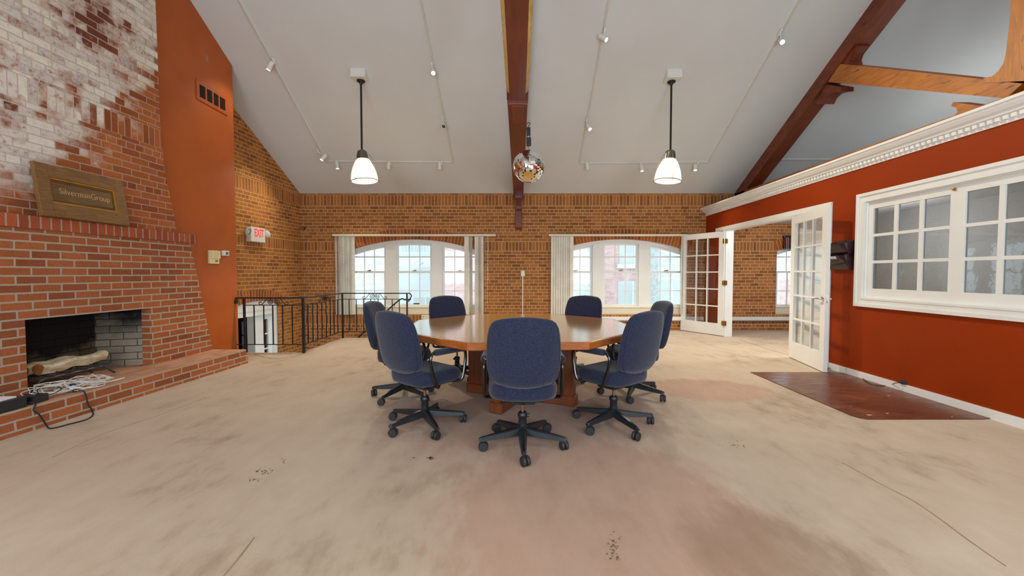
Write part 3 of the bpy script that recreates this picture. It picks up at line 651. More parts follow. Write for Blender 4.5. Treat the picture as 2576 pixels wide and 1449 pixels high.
# ================================================================== FRENCH DOORS
root = thing('trim_2', 'white door frame and fixed side panel in the red partition', 'door frame', rwp(DO0, 0), kind='structure')
m = MB(); rbb(m, 5.38, 8.56, DOZ, DOZ + .075, 0, .025); rbb(m, 8.14, 8.235, 0, DOZ, 0, .025); rbb(m, 5.38, 5.47, 0, DOZ, 0, .025); P(m, 'casing', M['white'], root)
m = MB(); rbb(m, DO1 - .02, DO1 + .0, 0, DOZ, TH, .02); rbb(m, DO0, DO0 + .02, 0, DOZ, TH, .02); rbb(m, DO0, DO1, DOZ - .02, DOZ, TH, .02); P(m, 'jamb', M['white'], root)
m = MB(); rbb(m, 5.47, 6.08, 0, DOZ, 0, .012); P(m, 'side_panel', M['white'], root)
def french_leaf(hy, fx, fy, name_n, label, handles):
    """hinge at (rx(hy), hy), free edge towards (fx,fy)"""
    hp = rwp(hy, 0, .035); d = Vector((fx, fy, 0)) - hp; d.z = 0; W = 1.0; ang = math.atan2(d.y, d.x)
    root = thing('door_%d' % name_n, label, 'door', (hp.x, hp.y, 0), ang, kind='structure')
    Hh = 2.07; z0 = .012; t = .022; st = .115; br = .235; tr_ = .115
    m = MB(); m.box(0, st, -t, t, z0, z0 + Hh); m.box(W - st, W, -t, t, z0, z0 + Hh); m.box(st, W - st, -t + .0006, t - .0006, z0, z0 + br); m.box(st, W - st, -t + .0006, t - .0006, z0 + Hh - tr_, z0 + Hh); 
    m.build('leaf', M['white'], root)
    m = MB(); gw = W - 2 * st; gh = Hh - br - tr_
    for k in (1, 2): m.box(st + gw * k / 3 - .012, st + gw * k / 3 + .012, -t + .004, t - .004, z0 + br, z0 + Hh - tr_)
    for k in range(1, 5): m.box(st, W - st, -t + .0055, t - .0055, z0 + br + gh * k / 5 - .012, z0 + br + gh * k / 5 + .012)
    m.build('muntin', M['white'], root)
    for i in range(3):
        for j in range(5):
            m = MB(); a = st + gw * i / 3 + .012; c = z0 + br + gh * j / 5 + .012; m.box(a, a + gw / 3 - .024, -.002, .002, c, c + gh / 5 - .024); m.build('pane', M['glass'], root)
    for z in (() if handles else (.22, 1.02, 1.84)):
        m = MB(); s = -1 if handles else 1
        m.box(-.045, .03, -t - .003, t + .003, z, z + .09); m.tube([(-.008, s * (t + .006), z - .004), (-.008, s * (t + .006), z + .094)], .008, 8); m.build('hinge', M['brass'], root)
    if handles:
        for s in (-1, 1):
            m = MB(); R = Matrix.Rotation(-s * PI / 2, 3, 'X')
            m.lathe([(.033, 0), (.033, .006), (.026, .012), (.010, .016), (.010, .045), (.014, .05)], (W - .06, s * t, .93), 16, R)
            m.tube([(W - .06, s * (t + .045), .93), (W - .09, s * (t + .05), .932), (W - .17, s * (t + .045), .928)], [.011, .010, .007], 8); m.build('door_handle', M['chrome'], root, smooth=True)
        m = MB(); m.box(W, W + .002, -.012, .012, .88, .98); m.build('latch_plate', M['chrome'], root)
    else:
        for z in (.06, 1.94):
            m = MB()
            for zz in (0, .04, .08): m.box(W - .02, W - .008, -t - .006, -t, z + zz, z + zz + .018)
            m.tube([(W - .014, -t - .006, z - .02), (W - .014, -t - .006, z + .12)], .004, 6); m.build('flush_bolt', M['brass'], root)
    return root
fe = at_z(1716, 831.5); french_leaf(8.13, fe.x, fe.y, 2, 'white french door leaf folded back near the arched window', False)
fe = at_z(2079, 940); french_leaf(6.10, fe.x, fe.y, 3, 'white french door leaf with lever handle swung against the red wall', True)
# ================================================================== STAIR DOORWAY (in the left wall)
root = thing('door_1', 'white arched stairwell doorway with a glazed door, behind the railing', 'door', lw((DY0 + DY1) / 2, -1.6), kind='structure')
def lbox(mb, y0, y1, z0, z1, o0, o1, ztf=None):
    f = lambda y, z, o: lw(y, z) + LN * o
    za, zb_ = (ztf(y0), ztf(y1)) if ztf else (z1, z1)
    return mb.hexa([f(y0, z0, o0), f(y1, z0, o0), f(y1, z0, o1), f(y0, z0, o1)], [f(y0, za, o0), f(y1, zb_, o0), f(y1, zb_, o1), f(y0, za, o1)])
m = MB(); K = 14
for i in range(K): lbox(m, DY0 + (DY1 - DY0) * i / K, DY0 + (DY1 - DY0) * (i + 1) / K, .475, 0, -.20, -.03, lambda y: dtop(y) + .02)
P(m, 'header_panel', M['white'], root)
m = MB(); lbox(m, DY0, DY1, .56, .58, -.035, -.015); lbox(m, DY0, DY1 - .1, .468, .49, -.05, -.01); P(m, 'molding', M['white'], root)
m = MB(); lbox(m, DY1 - .09, DY1 + .03, -1.6, .655, -.20, -.02); lbox(m, DY0 - .005, DY0 + .03, -1.6, .475, -.20, -.03); lbox(m, DY0 + .59, DY0 + .80, -1.6, .468, -.20, -.05); P(m, 'frame', M['white'], root)
m = MB(); a, b = DY0 + .81, DY1 - .09
lbox(m, a, a + .065, -1.6, .465, -.12, -.075); lbox(m, b - .09, b, -1.6, .465, -.12, -.075); lbox(m, a + .065, b - .09, .367, .465, -.1195, -.0755); 
for z in (.08, -.21, -.50, -.79): lbox(m, a + .065, b - .09, z - .012, z + .012, -.115, -.08)
lbox(m, a + .065, b - .09, -1.6, -1.1, -.1195, -.0755); P(m, 'leaf', M['white'], root)
m = MB(); lbox(m, a + .05, b - .07, -1.2, .38, -.10, -.096); P(m, 'pane', M['glass_in'], root)
m = MB(); lbox(m, a + .02, b - .02, -1.5, .45, -.20, -.17); P(m, 'backing_curtain', plain('grey_curtain', lin(110, 120, 130), 0.9), root)
# lower hall outer glazed door
root = thing('window_5', 'bright narrow glazed door at the end of the lower hall', 'window', (-6.03, 9.3, -1.6), kind='structure')
m = MB()
for x_, x1_ in ((-6.20, -6.12), (-6.055, -6.00), (-5.945, -5.86)): m.box(x_, x1_, 9.28, 9.33, -1.6, .16)
for z in (-1.1, -.7, -.42, -.15): m.box(-6.12, -6.055, 9.285, 9.325, z - .015, z + .015); m.box(-6.0, -5.945, 9.285, 9.325, z - .015, z + .015)
P(m, 'frame', plain('dark_frame', lin(30, 34, 70), 0.5), root)
m = MB(); m.box(-6.19, -5.87, 9.305, 9.308, -1.6, .15); P(m, 'pane', M['glass'], root)
# ================================================================== BLINDS
def blind(label, x0, x1, zr, vanes, cords, y=YB - .06):
    root = thing('vertical_blind', label, 'blind', ((x0 + x1) / 2, y, zr), group='vertical blinds at the arched windows')
    m = MB(); m.box(x0, x1, y - .025, y + .025, zr - .02, zr + .024); m.bevel(.005); P(m, 'headrail', M['cream'], root)
    for x in (x0 + .2, (x0 + x1) / 2, x1 - .2): m = MB(); m.box(x - .012, x + .012, y, YB, zr + .0, zr + .03); P(m, 'bracket', M['white'], root)
    zb = 1.25 - 103.5 / F * y
    for x, w, a in vanes:
        d = Vector((math.cos(a), math.sin(a), 0)); nn = Vector((-d.y, d.x, 0)); mb = MB(); pts = []
        for k in range(7):
            t = (k / 6 - .5); pts.append(d * (t * w) + nn * (.010 * (1 - 4 * t * t)))
        poly = [Vector((x, y - .0, zb)) + q for q in pts] + [Vector((x, y, zb)) + q + nn * .0015 for q in pts[::-1]]
        mb.prism(poly, (0, 0, zr - .025 - zb)); P(mb, 'vane', M['vane'], root, smooth=True)
    for x, z in cords:
        mb = MB(); mb.tube([(x, y - .03, zr - .02), (x + .002, y - .03, (zr + z) / 2), (x, y - .03, z)], .003, 6); mb.lathe([(.004, 0), (.008, .01), (.007, .04), (.003, .05)], (x, y - .03, z), 8); P(mb, 'pull_cord', M['offwhite'], root)
    return root
yb = YB - .06
ax = lambda u: at_y(u, 690, yb).x
rail_z = at_y(1040, 592, yb).z
V = []
for u in (846, 853): V.append((ax(u), .075, 1.45))
for i, u in enumerate((858, 862, 866, 870, 874, 878, 882, 886, 889)): V.append((ax(u), .088, 1.15 - .05 * (i % 3)))
V.append((ax(880), .088, .25)); V.append((ax(867), .088, .35))
V += [(ax(1174), .10, .1), (ax(1183), .088, 1.2), (ax(1187), .088, 1.35), (ax(1200), .10, .2), (ax(1207), .088, .9), (ax(1210), .088, .8), (ax(1213), .088, .9), (ax(1204), .088, .3)]
blind('vertical blind drawn open at both sides of the window behind the railing', ax(838), ax(1247), rail_z, V, [(ax(1226), .60), (ax(1228), 1.1)])
V = []
for i, u in enumerate((1391, 1398, 1404, 1410, 1416, 1422, 1428, 1434, 1438)): V.append((ax(u), .092, .25 + .12 * (i % 3)))
V += [(ax(1714), .09, 1.45), (ax(1717), .09, 1.4)]
blind('vertical blind with its vanes stacked left of the window by the french doors', ax(1380), ax(1728), rail_z, V, [])
# office roller blind
x = at_y(1970, 600, YB - .05).x; root = thing('roller_blind', 'dark rolled blind above the office window', 'blind', (x, YB - .05, 1.95))
z1, z0 = at_y(1980, 592, YB - .05).z, at_y(1980, 626, YB - .05).z
m = MB(); m.box(x, x + 1.6, YB - .09, YB - .04, z1 - .06, z1); m.box(x, x + 1.6, YB - .10, YB - .05, z0, z0 + .075); m.bevel(.008); P(m, 'cassette', M['plastic'], root)
m = MB(); m.box(x + .01, x + 1.58, YB - .065, YB - .06, z0 + .05, z1 - .02); P(m, 'cloth', plain('dark_cloth', lin(88, 30, 20), 0.8), root)
for u in (1978, 1982): m = MB(); xx = at_y(u, 640, YB - .11).x; m.tube([(xx, YB - .11, z1 - .05), (xx + .02, YB - .11, .8), (xx - .02 * (u - 1980), YB - .11, .55)], .003, 6); P(m, 'pull_cord', M['offwhite'], root)
# ================================================================== HEATERS, OUTLETS
def heater(x0, x1, label):
    root = thing('baseboard_heater', label, 'heater', ((x0 + x1) / 2, YB - .04, .2), group='baseboard heaters')
    m = MB(); m.box(x0, x1, YB - .07, YB - .001, .205, .30); m.bevel(.006); P(m, 'cover', M['white'], root)
    m = MB(); m.box(x0 + .02, x1 - .02, YB - .074, YB - .06, .212, .222); P(m, 'slot', M['steel'], root)
    x = x0 + .3
    while x < x1: m = MB(); m.box(x, x + .004, YB - .0715, YB - .05, .206, .299); P(m, 'cover_joint', M['cream'], root); x += 1.1
heater(at_y(1500, 800, YB - .07).x, 4.20, 'long white baseboard heater under the window by the french doors')
heater(4.42, 9.8, 'long white baseboard heater in the side office')
root = thing('power_box', 'white surface box with a conduit running down the brick pier', 'outlet', at_y(1315, 688, YB))
p = at_y(1315, 688, YB); m = MB(); m.box(p.x - .042, p.x + .042, YB - .045, YB, p.z - .06, p.z + .065); m.bevel(.006); P(m, 'box', M['cream'], root)
m = MB(); m.box(p.x - .012, p.x + .012, YB - .022, YB, .3, p.z - .06); P(m, 'conduit', M['cream'], root)
m = MB(); m.box(p.x - .022, p.x + .022, YB - .048, YB - .04, p.z - .035, p.z + .035); m.bevel(.003); P(m, 'cover_plate', M['offwhite'], root)
p = at_y(1072, 799, YB); root = thing('wall_outlet', 'ivory outlet plate low on the brick behind the table', 'outlet', p)
m = MB(); m.box(p.x - .10, p.x + .10, YB - .03, YB, p.z - .035, p.z + .06); m.bevel(.004); P(m, 'plate', M['cream'], root)
m = MB(); m.box(p.x - .065, p.x - .05, YB - .032, YB - .02, p.z + .01, p.z + .03); P(m, 'socket', M['steel'], root)
p = at_y(762, 577, YB); root = thing('coat_hook', 'small dark hook in the corner of the brick walls', 'hook', p)
m = MB(); m.tube([(p.x - .05, YB - .03, p.z + .02), (p.x - .0, YB - .06, p.z - .01), (p.x + .05, YB, p.z + .02)], .008, 6); P(m, 'hook', M['iron'], root)
m = MB(); m.box(p.x + .03, p.x + .06, YB - .01, YB, p.z + .0, p.z + .04); P(m, 'plate', M['iron'], root)
# ================================================================== FIREPLACE
ZH = 0.195
def xf(y): return -4.15 + .02 * (y - 5.7)
def xu(y): return xf(y) - .06
CYF = 4.27
fp = thing('fireplace', 'red brick fireplace and chimney breast with raised hearth on the left', 'fireplace', (-4.15, CYF, 0))
def fpt(u, v, x): return at_plane(u, v, (x, 0, 0), (1, 0, 0))
yb_, ym = 5.67, 5.335; zm0, zm1 = 1.64, 1.752
OY0, OY1, OZ = 3.53, 4.737, 0.85
far = lambda z: yb_ + (ym - yb_) * (z - ZH) / (zm0 - ZH)
near = lambda z: 2 * CYF - far(z) - .35
q = lambda y, z: Vector((xf(y), y, z))
m = MB()
m.face([q(OY1, ZH), q(far(ZH), ZH), q(far(OZ), OZ), q(OY1, OZ)])
m.face([q(near(ZH), ZH), q(OY0, ZH), q(OY0, OZ), q(near(OZ), OZ)])
m.face([q(near(OZ), OZ), q(OY0, OZ), q(OY1, OZ), q(far(OZ), OZ), q(far(zm0), zm0), q(near(zm0), zm0)])
D = -.6
for fn in (far, near):
    m.face([q(fn(ZH), ZH), q(fn(ZH), ZH) + Vector((D, 0, 0)), q(fn(zm0), zm0) + Vector((D, 0, 0)), q(fn(zm0), zm0)])
m.face([q(near(zm0), zm0), q(far(zm0), zm0), q(far(zm0), zm0) + Vector((D, 0, 0)), q(near(zm0), zm0) + Vector((D, 0, 0))])
JD = Vector((-.11, 0, 0))
for y in (OY0, OY1): m.face([q(y, ZH), q(y, ZH) + JD, q(y, OZ) + JD, q(y, OZ)])
m.face([q(OY0, OZ), q(OY1, OZ), q(OY1, OZ) + JD, q(OY0, OZ) + JD])
PU(m, 'chimney_breast', M['brick_fire'], fp)
# stepped brick ends on the far flank
m = MB(); z = ZH + .0745; k = 0
while z < zm0 - .03:
    if k % 2 == 0: m.box(xf(far(z)) - .2, xf(far(z)) - .002, far(z) - .02, far(z) + .012, z - .06, z)
    z += .0745; k += 1
PU(m, 'brick_quoin', M['brick_fire'], fp)
# mantel: rowlock course
m = MB(); a = 2 * CYF - 5.75; b = 5.40
m.hexa([(xf(a) - .3, a, zm0), (xf(a) + .035, a, zm0), (xf(b) + .035, b, zm0), (xf(b) - .3, b, zm0)], [(xf(a) - .3, a, zm1), (xf(a) + .035, a, zm1), (xf(b) + .035, b, zm1), (xf(b) - .3, b, zm1)])
m.bevel(.006); PU(m, 'mantel', M['brick_rowlock'], fp)
# upper breast
edge = [fpt(447, 583, xu(5.2)), fpt(428, 495, xu(5.1)), fpt(414, 430, xu(5.0)), fpt(404, 320, xu(5)), fpt(401, 265, xu(5)), fpt(396.5, 140, xu(5)), fpt(391, 0, xu(5))]
edge = [(max(zm1, p.z) if i else zm1 - .02, p.y) for i, p in enumerate(edge)]; edge.append((ceil_z(5.0) + .1, edge[-1][1]))
NS = 2 * CYF - .75
m = MB(); qu = lambda y, z: Vector((xu(y), y, z))
for (z0, y0), (z1, y1) in zip(edge, edge[1:]):
    m.face([qu(NS - y0, z0), qu(y0, z0), qu(y1, z1), qu(NS - y1, z1)])
    for s in (0, 1):
        ya, yc = (y0, y1) if s else (NS - y0, NS - y1)
        m.face([qu(ya, z0), qu(ya, z0) + Vector((D, 0, 0)), qu(yc, z1) + Vector((D, 0, 0)), qu(yc, z1)])
PU(m, 'chimney_stack', M['brick_stain'], fp)
# firebox
m = MB(); bx = -4.69; b0, b1 = OY0 + .16, OY1 - .13
A0, A1 = Vector((xf(OY0) - .11, OY0, 0)), Vector((xf(OY1) - .11, OY1, 0)); B0, B1 = Vector((bx, b0, 0)), Vector((bx, b1, 0))
zz = lambda v, z: Vector((v.x, v.y, z)); ZT = 1.0
for p_, r_ in ((A0, B0), (B0, B1)): m.face([zz(p_, ZH), zz(r_, ZH), zz(r_, ZT), zz(p_, ZT)])
PU(m, 'firebox_back', M['firebrick_soot'], fp)
m = MB(); m.face([zz(B1, ZH), zz(A1, ZH), zz(A1, ZT), zz(B1, ZT)]); PU(m, 'firebox_side', M['firebrick'], fp)
m = MB(); m.face([zz(A0, ZT), zz(B0, ZT), zz(B1, ZT), zz(A1, ZT)]); m.face([zz(A0, OZ), zz(A1, OZ), zz(A1, ZT), zz(A0, ZT)]); P(m, 'smoke_shelf', plain('soot', (.004, .004, .005, 1), .95), fp)
# hearth
def hx_(y): return -3.70 + .052 * (y - 5.66)
y0, y1 = 2.55, 5.69
m = MB(); hz = lambda y: ZH + (.012 if y < 4 else 0)
m.hexa([(-4.9, y0, 0), (hx_(y0) + .01, y0, 0), (hx_(y1) + .012, y1 + .02, 0), (-4.9, y1 + .02, 0)], [(-4.9, y0, ZH - .004), (hx_(y0), y0, ZH - .004), (hx_(y1), y1, ZH - .004), (-4.9, y1, ZH - .004)])
o = PU(m, 'hearth', M['brick_fire'], fp)
m = MB(); m.hexa([(-4.72, y0, ZH - .004), (hx_(y0), y0, ZH - .004), (hx_(y1), y1, ZH - .004), (-4.72, y1, ZH - .004)], [(-4.72, y0, ZH), (hx_(y0), y0, ZH), (hx_(y1), y1, ZH), (-4.72, y1, ZH)])
PU(m, 'hearth_top', M['hearth_top'], fp)
# grate
g = thing('fire_grate', 'black bar grate standing inside the fireplace', 'grate', (-4.3, 4.0, ZH))
gz = ZH
def bar(mb, pts, r=.010): mb.tube(pts, r, 6)
gx = -4.25
m = MB(); bar(m, [(gx, 3.60, gz), (gx, 3.67, gz + .085), (gx, 3.72, gz + .095), (gx, 4.22, gz + .095), (gx, 4.26, gz + .085), (gx + .03, 4.34, gz)], .011); P(m, 'front_bar', M['steel'], g)
m = MB(); bar(m, [(gx - .22, 3.72, gz), (gx - .22, 3.74, gz + .095), (gx - .22, 4.30, gz + .095), (gx - .22, 4.34, gz)], .011); P(m, 'rear_bar', M['steel'], g)
for y in (3.78, 3.93, 4.08, 4.2, 4.3):
    m = MB(); bar(m, [(gx + .04, y, gz + .15), (gx + .01, y, gz + .11), (gx - .24, y, gz + .107), (gx - .27, y + .02, gz + .16)], .009); P(m, 'cross_bar', M['steel'], g)
def make_log(label, a, b, r, seed):
    rr = random.Random(seed); a, b = Vector(a), Vector(b); root = thing('fire_log', label, 'log', a, group='logs on the grate'); m = MB(); K = 14; n = 14; R = []
    d = (b - a).normalized(); u1 = d.orthogonal().normalized(); u2 = d.cross(u1)
    off = [rr.uniform(.88, 1.1) for _ in range(n)]
    for i in range(K + 1):
        c = a + (b - a) * (i / K) + Vector((0, 0, .008 * math.sin(i * .9 + seed))); s = 1 + .06 * math.sin(i * 1.3 + seed)
        R.append([c + (u1 * math.cos(2 * PI * j / n) + u2 * math.sin(2 * PI * j / n)) * r * s * off[j] * rr.uniform(.96, 1.04) for j in range(n)])
    m.rings(R); P(m, 'bark', M['log'], root, smooth=40)
    for R_, s in ((R[0], -1), (R[-1], 1)):
        m = MB(); m.hexa([p * .93 + (sum(R_, Vector()) / n) * .07 for p in R_], [p * .93 + (sum(R_, Vector()) / n) * .07 + d * s * .004 for p in R_])
        P(m, 'end_grain', M['logend'], root)
make_log('pale birch log lying at the front of the grate', (-4.335, 3.735, gz + .170), (-4.40, 4.40, gz + .175), .050, 2)
make_log('brown-ended birch log behind the front one on the grate', (-4.43, 3.70, gz + .178), (-4.505, 4.20, gz + .175), .050, 5)
# ================================================================== SIGN ON THE MANTEL
def text_mesh(body, size, o, ax, ay, az, depth, name, mat, parent, off=0.0, sx=1.0):
    cu = bpy.data.curves.new('t', 'FONT'); cu.body = body; cu.size = size; cu.align_x = 'CENTER'; cu.align_y = 'CENTER'; cu.extrude = depth; cu.offset = off
    ob = bpy.data.objects.new('t', cu); COL.objects.link(ob)
    me = bpy.data.meshes.new_from_object(ob.evaluated_get(bpy.context.evaluated_depsgraph_get()))
    bpy.data.objects.remove(ob); bpy.data.curves.remove(cu)
    mt = Matrix((ax * sx, ay, az)).transposed().to_4x4(); mt.translation = Vector(o) - world_loc(parent)
    me.transform(mt); me.materials.clear(); me.materials.append(mat); me.name = name
    r = bpy.data.objects.new(name, me); COL.objects.link(r); r.parent = parent; return r
so = Vector((-4.125, 3.605, zm1 + .004)); s_x = Vector((0, 1, 0)); s_y = Vector((-.065, 0, .474)).normalized(); s_z = s_x.cross(s_y)
sg = thing('wooden_sign', 'carved wooden panel sign with gilt lettering leaning on the brick mantel', 'sign', so)
SW, SHh = .825, .475
def sb(mb, a, b, c): return mb.obox(so, s_x, s_y, s_z, a, b, c)
m = MB(); sb(m, (0, .105), (0, SHh), (-.0, .035)); m.bevel(.004); P(m, 'stile', M['signwood'], sg)
m = MB(); sb(m, (SW - .10, SW), (0, SHh), (-.0, .035)); m.bevel(.004); P(m, 'stile', M['signwood'], sg)
m = MB(); sb(m, (.105, SW - .10), (SHh - .115, SHh), (0, .034)); m.bevel(.004); P(m, 'rail', M['signwood'], sg)
m = MB(); sb(m, (.105, SW - .10), (0, .125), (0, .034)); m.bevel(.004); P(m, 'rail', M['signwood'], sg)
ia, ib, ja, jb = .105, SW - .10, .125, SHh - .115
m = MB(); sb(m, (ia, ib), (ja, jb), (0, .008))
f = .045; P3 = lambda i, j, k: so + s_x * i + s_y * j + s_z * k
m.hexa([P3(ia + .02, ja + .02, .006), P3(ib - .02, ja + .02, .006), P3(ib - .02, jb - .02, .006), P3(ia + .02, jb - .02, .006)], [P3(ia + f, ja + f, .020), P3(ib - f, ja + f, .020), P3(ib - f, jb - f, .020), P3(ia + f, jb - f, .020)])
P(m, 'panel', M['signdark'], sg)
m = MB(); w_ = .014
sb(m, (ia, ib), (ja, ja + w_), (0, .030)); sb(m, (ia, ib), (jb - w_, jb), (0, .024)); sb(m, (ia, ia + w_), (ja, jb), (0, .024)); sb(m, (ib - w_, ib), (ja, jb), (0, .024)); m.bevel(.003); P(m, 'gilt_molding', M['signgold'], sg)
text_mesh('SilvermanGroup', .080, P3((ia + ib) / 2 + .005, (ja + jb) / 2 + .005, .021), s_x, s_y, s_z, .0015, 'lettering', M['gold'], sg, -.0012, .90)
m = MB(); sb(m, (.02, SW - .02), (-.003, .02), (-.02, 0)); P(m, 'backing', M['signdark'], sg)
# ================================================================== ELECTRONICS AND CABLES ON THE HEARTH
ZC = ZH + .001
def hp(u, v, dz=0.0): return at_z(u, v, ZH + dz)
e = hp(40, 1045); 
def boxthing(name, label, cat, c, yaw, L, W_, Hh, mat, z=ZH, parts=None):
    root = thing(name, label, cat, (c[0], c[1], z), yaw); m = MB(); m.box(-L / 2, L / 2, -W_ / 2, W_ / 2, 0.001, Hh); m.bevel(.005); m.build('case', mat, root)
    if parts: parts(root, L, W_, Hh)
    return root
pa = hp(12, 1052); pb = hp(70, 1038)
def ports(root, L, W_, Hh):
    for i in range(3):
        m = MB(); m.box(L / 2 - .001, L / 2 + .012, -W_ / 2 + .02 + i * .03, -W_ / 2 + .04 + i * .03, .02, .04); m.build('connector', M['bluegrey'] if i != 1 else M['offwhite'], root)
    m = MB(); m.box(-L / 2 + .01, L / 2 - .01, -W_ / 2 - .002, -W_ / 2 + .0, Hh - .018, Hh - .014); m.build('case_seam', M['rubber'], root)
YAW = math.atan2(.97, .052)
boxthing('network_device', 'black electronics box at the near end of the hearth', 'electronics', (-3.925, 3.055), PI / 2, .34, .17, .085, M['plastic'], ZH, ports)
boxthing('power_adapter', 'small black power adapter box beside the white cables on the hearth', 'adapter', (-3.92, 3.335), PI / 2 + .05, .12, .12, .062, M['plastic'], ZH, ports)
m = MB(); c0 = Vector((-3.935, 3.05, ZH + .087)); K = 6
for i in range(K): pass
m.hexa([c0 + Vector((-.07, -.12, 0)), c0 + Vector((.075, -.12, 0)), c0 + Vector((.06, .135, 0)), c0 + Vector((-.075, .12, 0))], [c0 + Vector((-.07, -.12, .006)), c0 + Vector((.075, -.12, .004)), c0 + Vector((.06, .135, .010)), c0 + Vector((-.075, .12, .012))])
o = m.build('paper_sheet', M['paper'], loc=c0); tag(o, 'white paper lying on the black electronics box', 'paper')
rr = random.Random(11)
root = thing('white_cable', 'tangled heap of white network cables on the hearth', 'cable', (-3.98, 3.55, ZH))
for c in range(7):
    cx, cy = -3.96 + rr.uniform(-.07, .07), 3.66 + rr.uniform(-.17, .2); pts = []; tw = rr.uniform(0, 6)
    tl_ = rr.uniform(.10, .32); ph = rr.uniform(-.9, .9)
    for i in range(40):
        a = tw + i * .42; r1 = rr.uniform(.075, .12) + .03 * math.sin(i * .3 + c)
        if i % 15 == 0: cx += rr.uniform(-.02, .02); cy += rr.uniform(-.05, .055)
        x = max(-4.13, min(-3.80, cx + .85 * r1 * math.cos(a))); y = cy + 1.35 * r1 * math.sin(a)
        z = ZH + .006 + c * .004 + tl_ * r1 * (1 - math.cos(a + ph)) + .004 * (1 + math.sin(a * 1.7 + c))
        pts.append((x, y, z))
    m = MB(); m.tube(bez(pts, 4), .0034, 6); P(m, 'cable_loop', M['cable'], root, smooth=True)
m = MB(); m.tube(bez([(-3.92, 3.75, ZH + .01), (-3.90, 3.95, ZH + .012), (-3.86, 4.06, ZH + .02), (-3.84, 4.0, ZH + .02), (-3.86, 3.8, ZH + .02), (-3.84, 3.6, ZH + .02)], 8), .0036, 6); P(m, 'cable_loop', M['cable'], root, smooth=True)
for x, y, s_ in ((-3.97, 3.33, .03), (-4.02, 3.42, .024), (-3.9, 3.62, .02)):
    m = MB(); m.box(x - s_ * .6, x + s_ * .6, y - s_, y + s_, ZH + .03, ZH + .05); m.bevel(.003); P(m, 'plug', M['offwhite'], root)
for x, y in ((-4.0, 3.38), (-3.96, 3.66)):
    m = MB(); m.box(x - .015, x + .015, y - .03, y + .03, ZH + .045, ZH + .062); m.bevel(.003); P(m, 'video_connector', M['bluegrey'], root)
root = thing('white_adapter', 'white plug adapter lying behind the black adapter box', 'adapter', (-4.06, 3.30, ZH)); m = MB(); m.box(-.035, .035, -.05, .05, .001, .035); m.bevel(.006); m.build('case', M['offwhite'], root)
m = MB(); m.box(-.01, .01, .05, .07, .012, .022); m.build('prong', M['chrome'], root)
root = thing('black_power_cord', 'black power cord looping over the hearth edge onto the carpet', 'cord', hp(60, 1025))
hf = lambda u, v: at_plane(u, v, (hx_(5.66) + .022, 5.66, 0), (1, -.052, 0))
c = [Vector((-3.90, 3.235, ZH + .03)), Vector((-3.83, 3.27, ZH + .012)), hf(84, 1032), hf(98, 1042), hf(107, 1055), hf(114, 1065), at_z(123, 1077, .008), at_z(140, 1076, .006), at_z(170, 1068, .006), at_z(215, 1056, .006), at_z(233, 1045, .006), hf(233, 1036), hf(229, 1027), hf(222, 1019)]
p = hf(217, 1012); c += [Vector((hx_(p.y) + .004, p.y, ZH + .008)), Vector((hx_(p.y) - .07, p.y - .01, ZH + .008)), Vector((-3.92, p.y + .02, ZH + .012))]
m = MB(); m.tube(bez(c, 8), .0055, 8); P(m, 'cord', M['dkcable'], root, smooth=True)
m = MB(); m.tube([c[-1], c[-1] + Vector((-.04, .01, .008))], .012, 8); P(m, 'plug', M['dkcable'], root)
root = thing('black_cable', 'thin black cable curled among the white cables', 'cable', (-4.0, 3.45, ZH))
m = MB(); m.tube(bez([(-3.9, 3.36, ZH + .05), (-3.98, 3.42, ZH + .075), (-4.03, 3.5, ZH + .07), (-3.98, 3.58, ZH + .055), (-3.9, 3.52, ZH + .05), (-3.87, 3.42, ZH + .04), (-3.92, 3.38, ZH + .045), (-3.97, 3.55, ZH + .055), (-3.92, 3.6, ZH + .05)], 8), .003, 6); P(m, 'wire', M['dkcable'], root, smooth=True)
# ================================================================== ORANGE WALL FITTINGS
def obx(mb, y0, y1, z0, z1, d0, d1): return mb.box(OX + d0, OX + d1, y0, y1, z0, z1)
a, b = at_ow(519, 629), at_ow(547, 664)
root = thing('intercom_panel', 'ivory intercom panel on the orange wall', 'intercom', (OX, (a.y + b.y) / 2, b.z))
m = MB(); obx(m, a.y + .02, b.y, b.z, a.z, 0, .03); m.bevel(.004); P(m, 'housing', M['ivory'], root)
m = MB(); obx(m, a.y + .05, b.y + .01, b.z + .075, a.z, .03, .045); m.bevel(.005); P(m, 'front_cover', M['ivory'], root)
m = MB(); cy, cz = (a.y + b.y) / 2 + .03, (a.z + b.z) / 2 + .045; m.lathe([(.055, 0), (.055, .002)], (OX + .045, cy, cz), 20, Matrix.Rotation(PI / 2, 3, 'Y')); P(m, 'speaker_grille', plain('speaker', lin(226, 206, 158), .7), root)
for k in range(2): m = MB(); obx(m, cy + k * .03 - .0, cy + k * .03 + .012, b.z + .025, b.z + .055, .03, .034); P(m, 'button', M['steel'], root)
a, b = at_ow(554, 630), at_ow(570, 644)
root = thing('light_switch', 'small white rotary wall switch right of the ivory intercom', 'switch', (OX, (a.y + b.y) / 2, b.z))
m = MB(); obx(m, a.y + .01, b.y, b.z, a.z, 0, .045); m.bevel(.008); P(m, 'housing', M['offwhite'], root)
m = MB(); m.lathe([(.022, 0), (.02, .012), (.0, .012)], (OX + .045, (a.y + b.y) / 2 + .01, (a.z + b.z) / 2), 14, Matrix.Rotation(PI / 2, 3, 'Y')); P(m, 'knob', M['pewter'], root)
ga = [at_ow(492, 197), at_ow(570, 246), at_ow(571, 289), at_ow(494, 251)]
y0, y1 = ga[0].y, ga[1].y; z1, z0 = (ga[0].z + ga[1].z) / 2, (ga[2].z + ga[3].z) / 2
root = thing('vent_grille', 'orange-painted air return grille high on the orange wall', 'vent', (OX, (y0 + y1) / 2, z0))
m = MB(); fw = .05
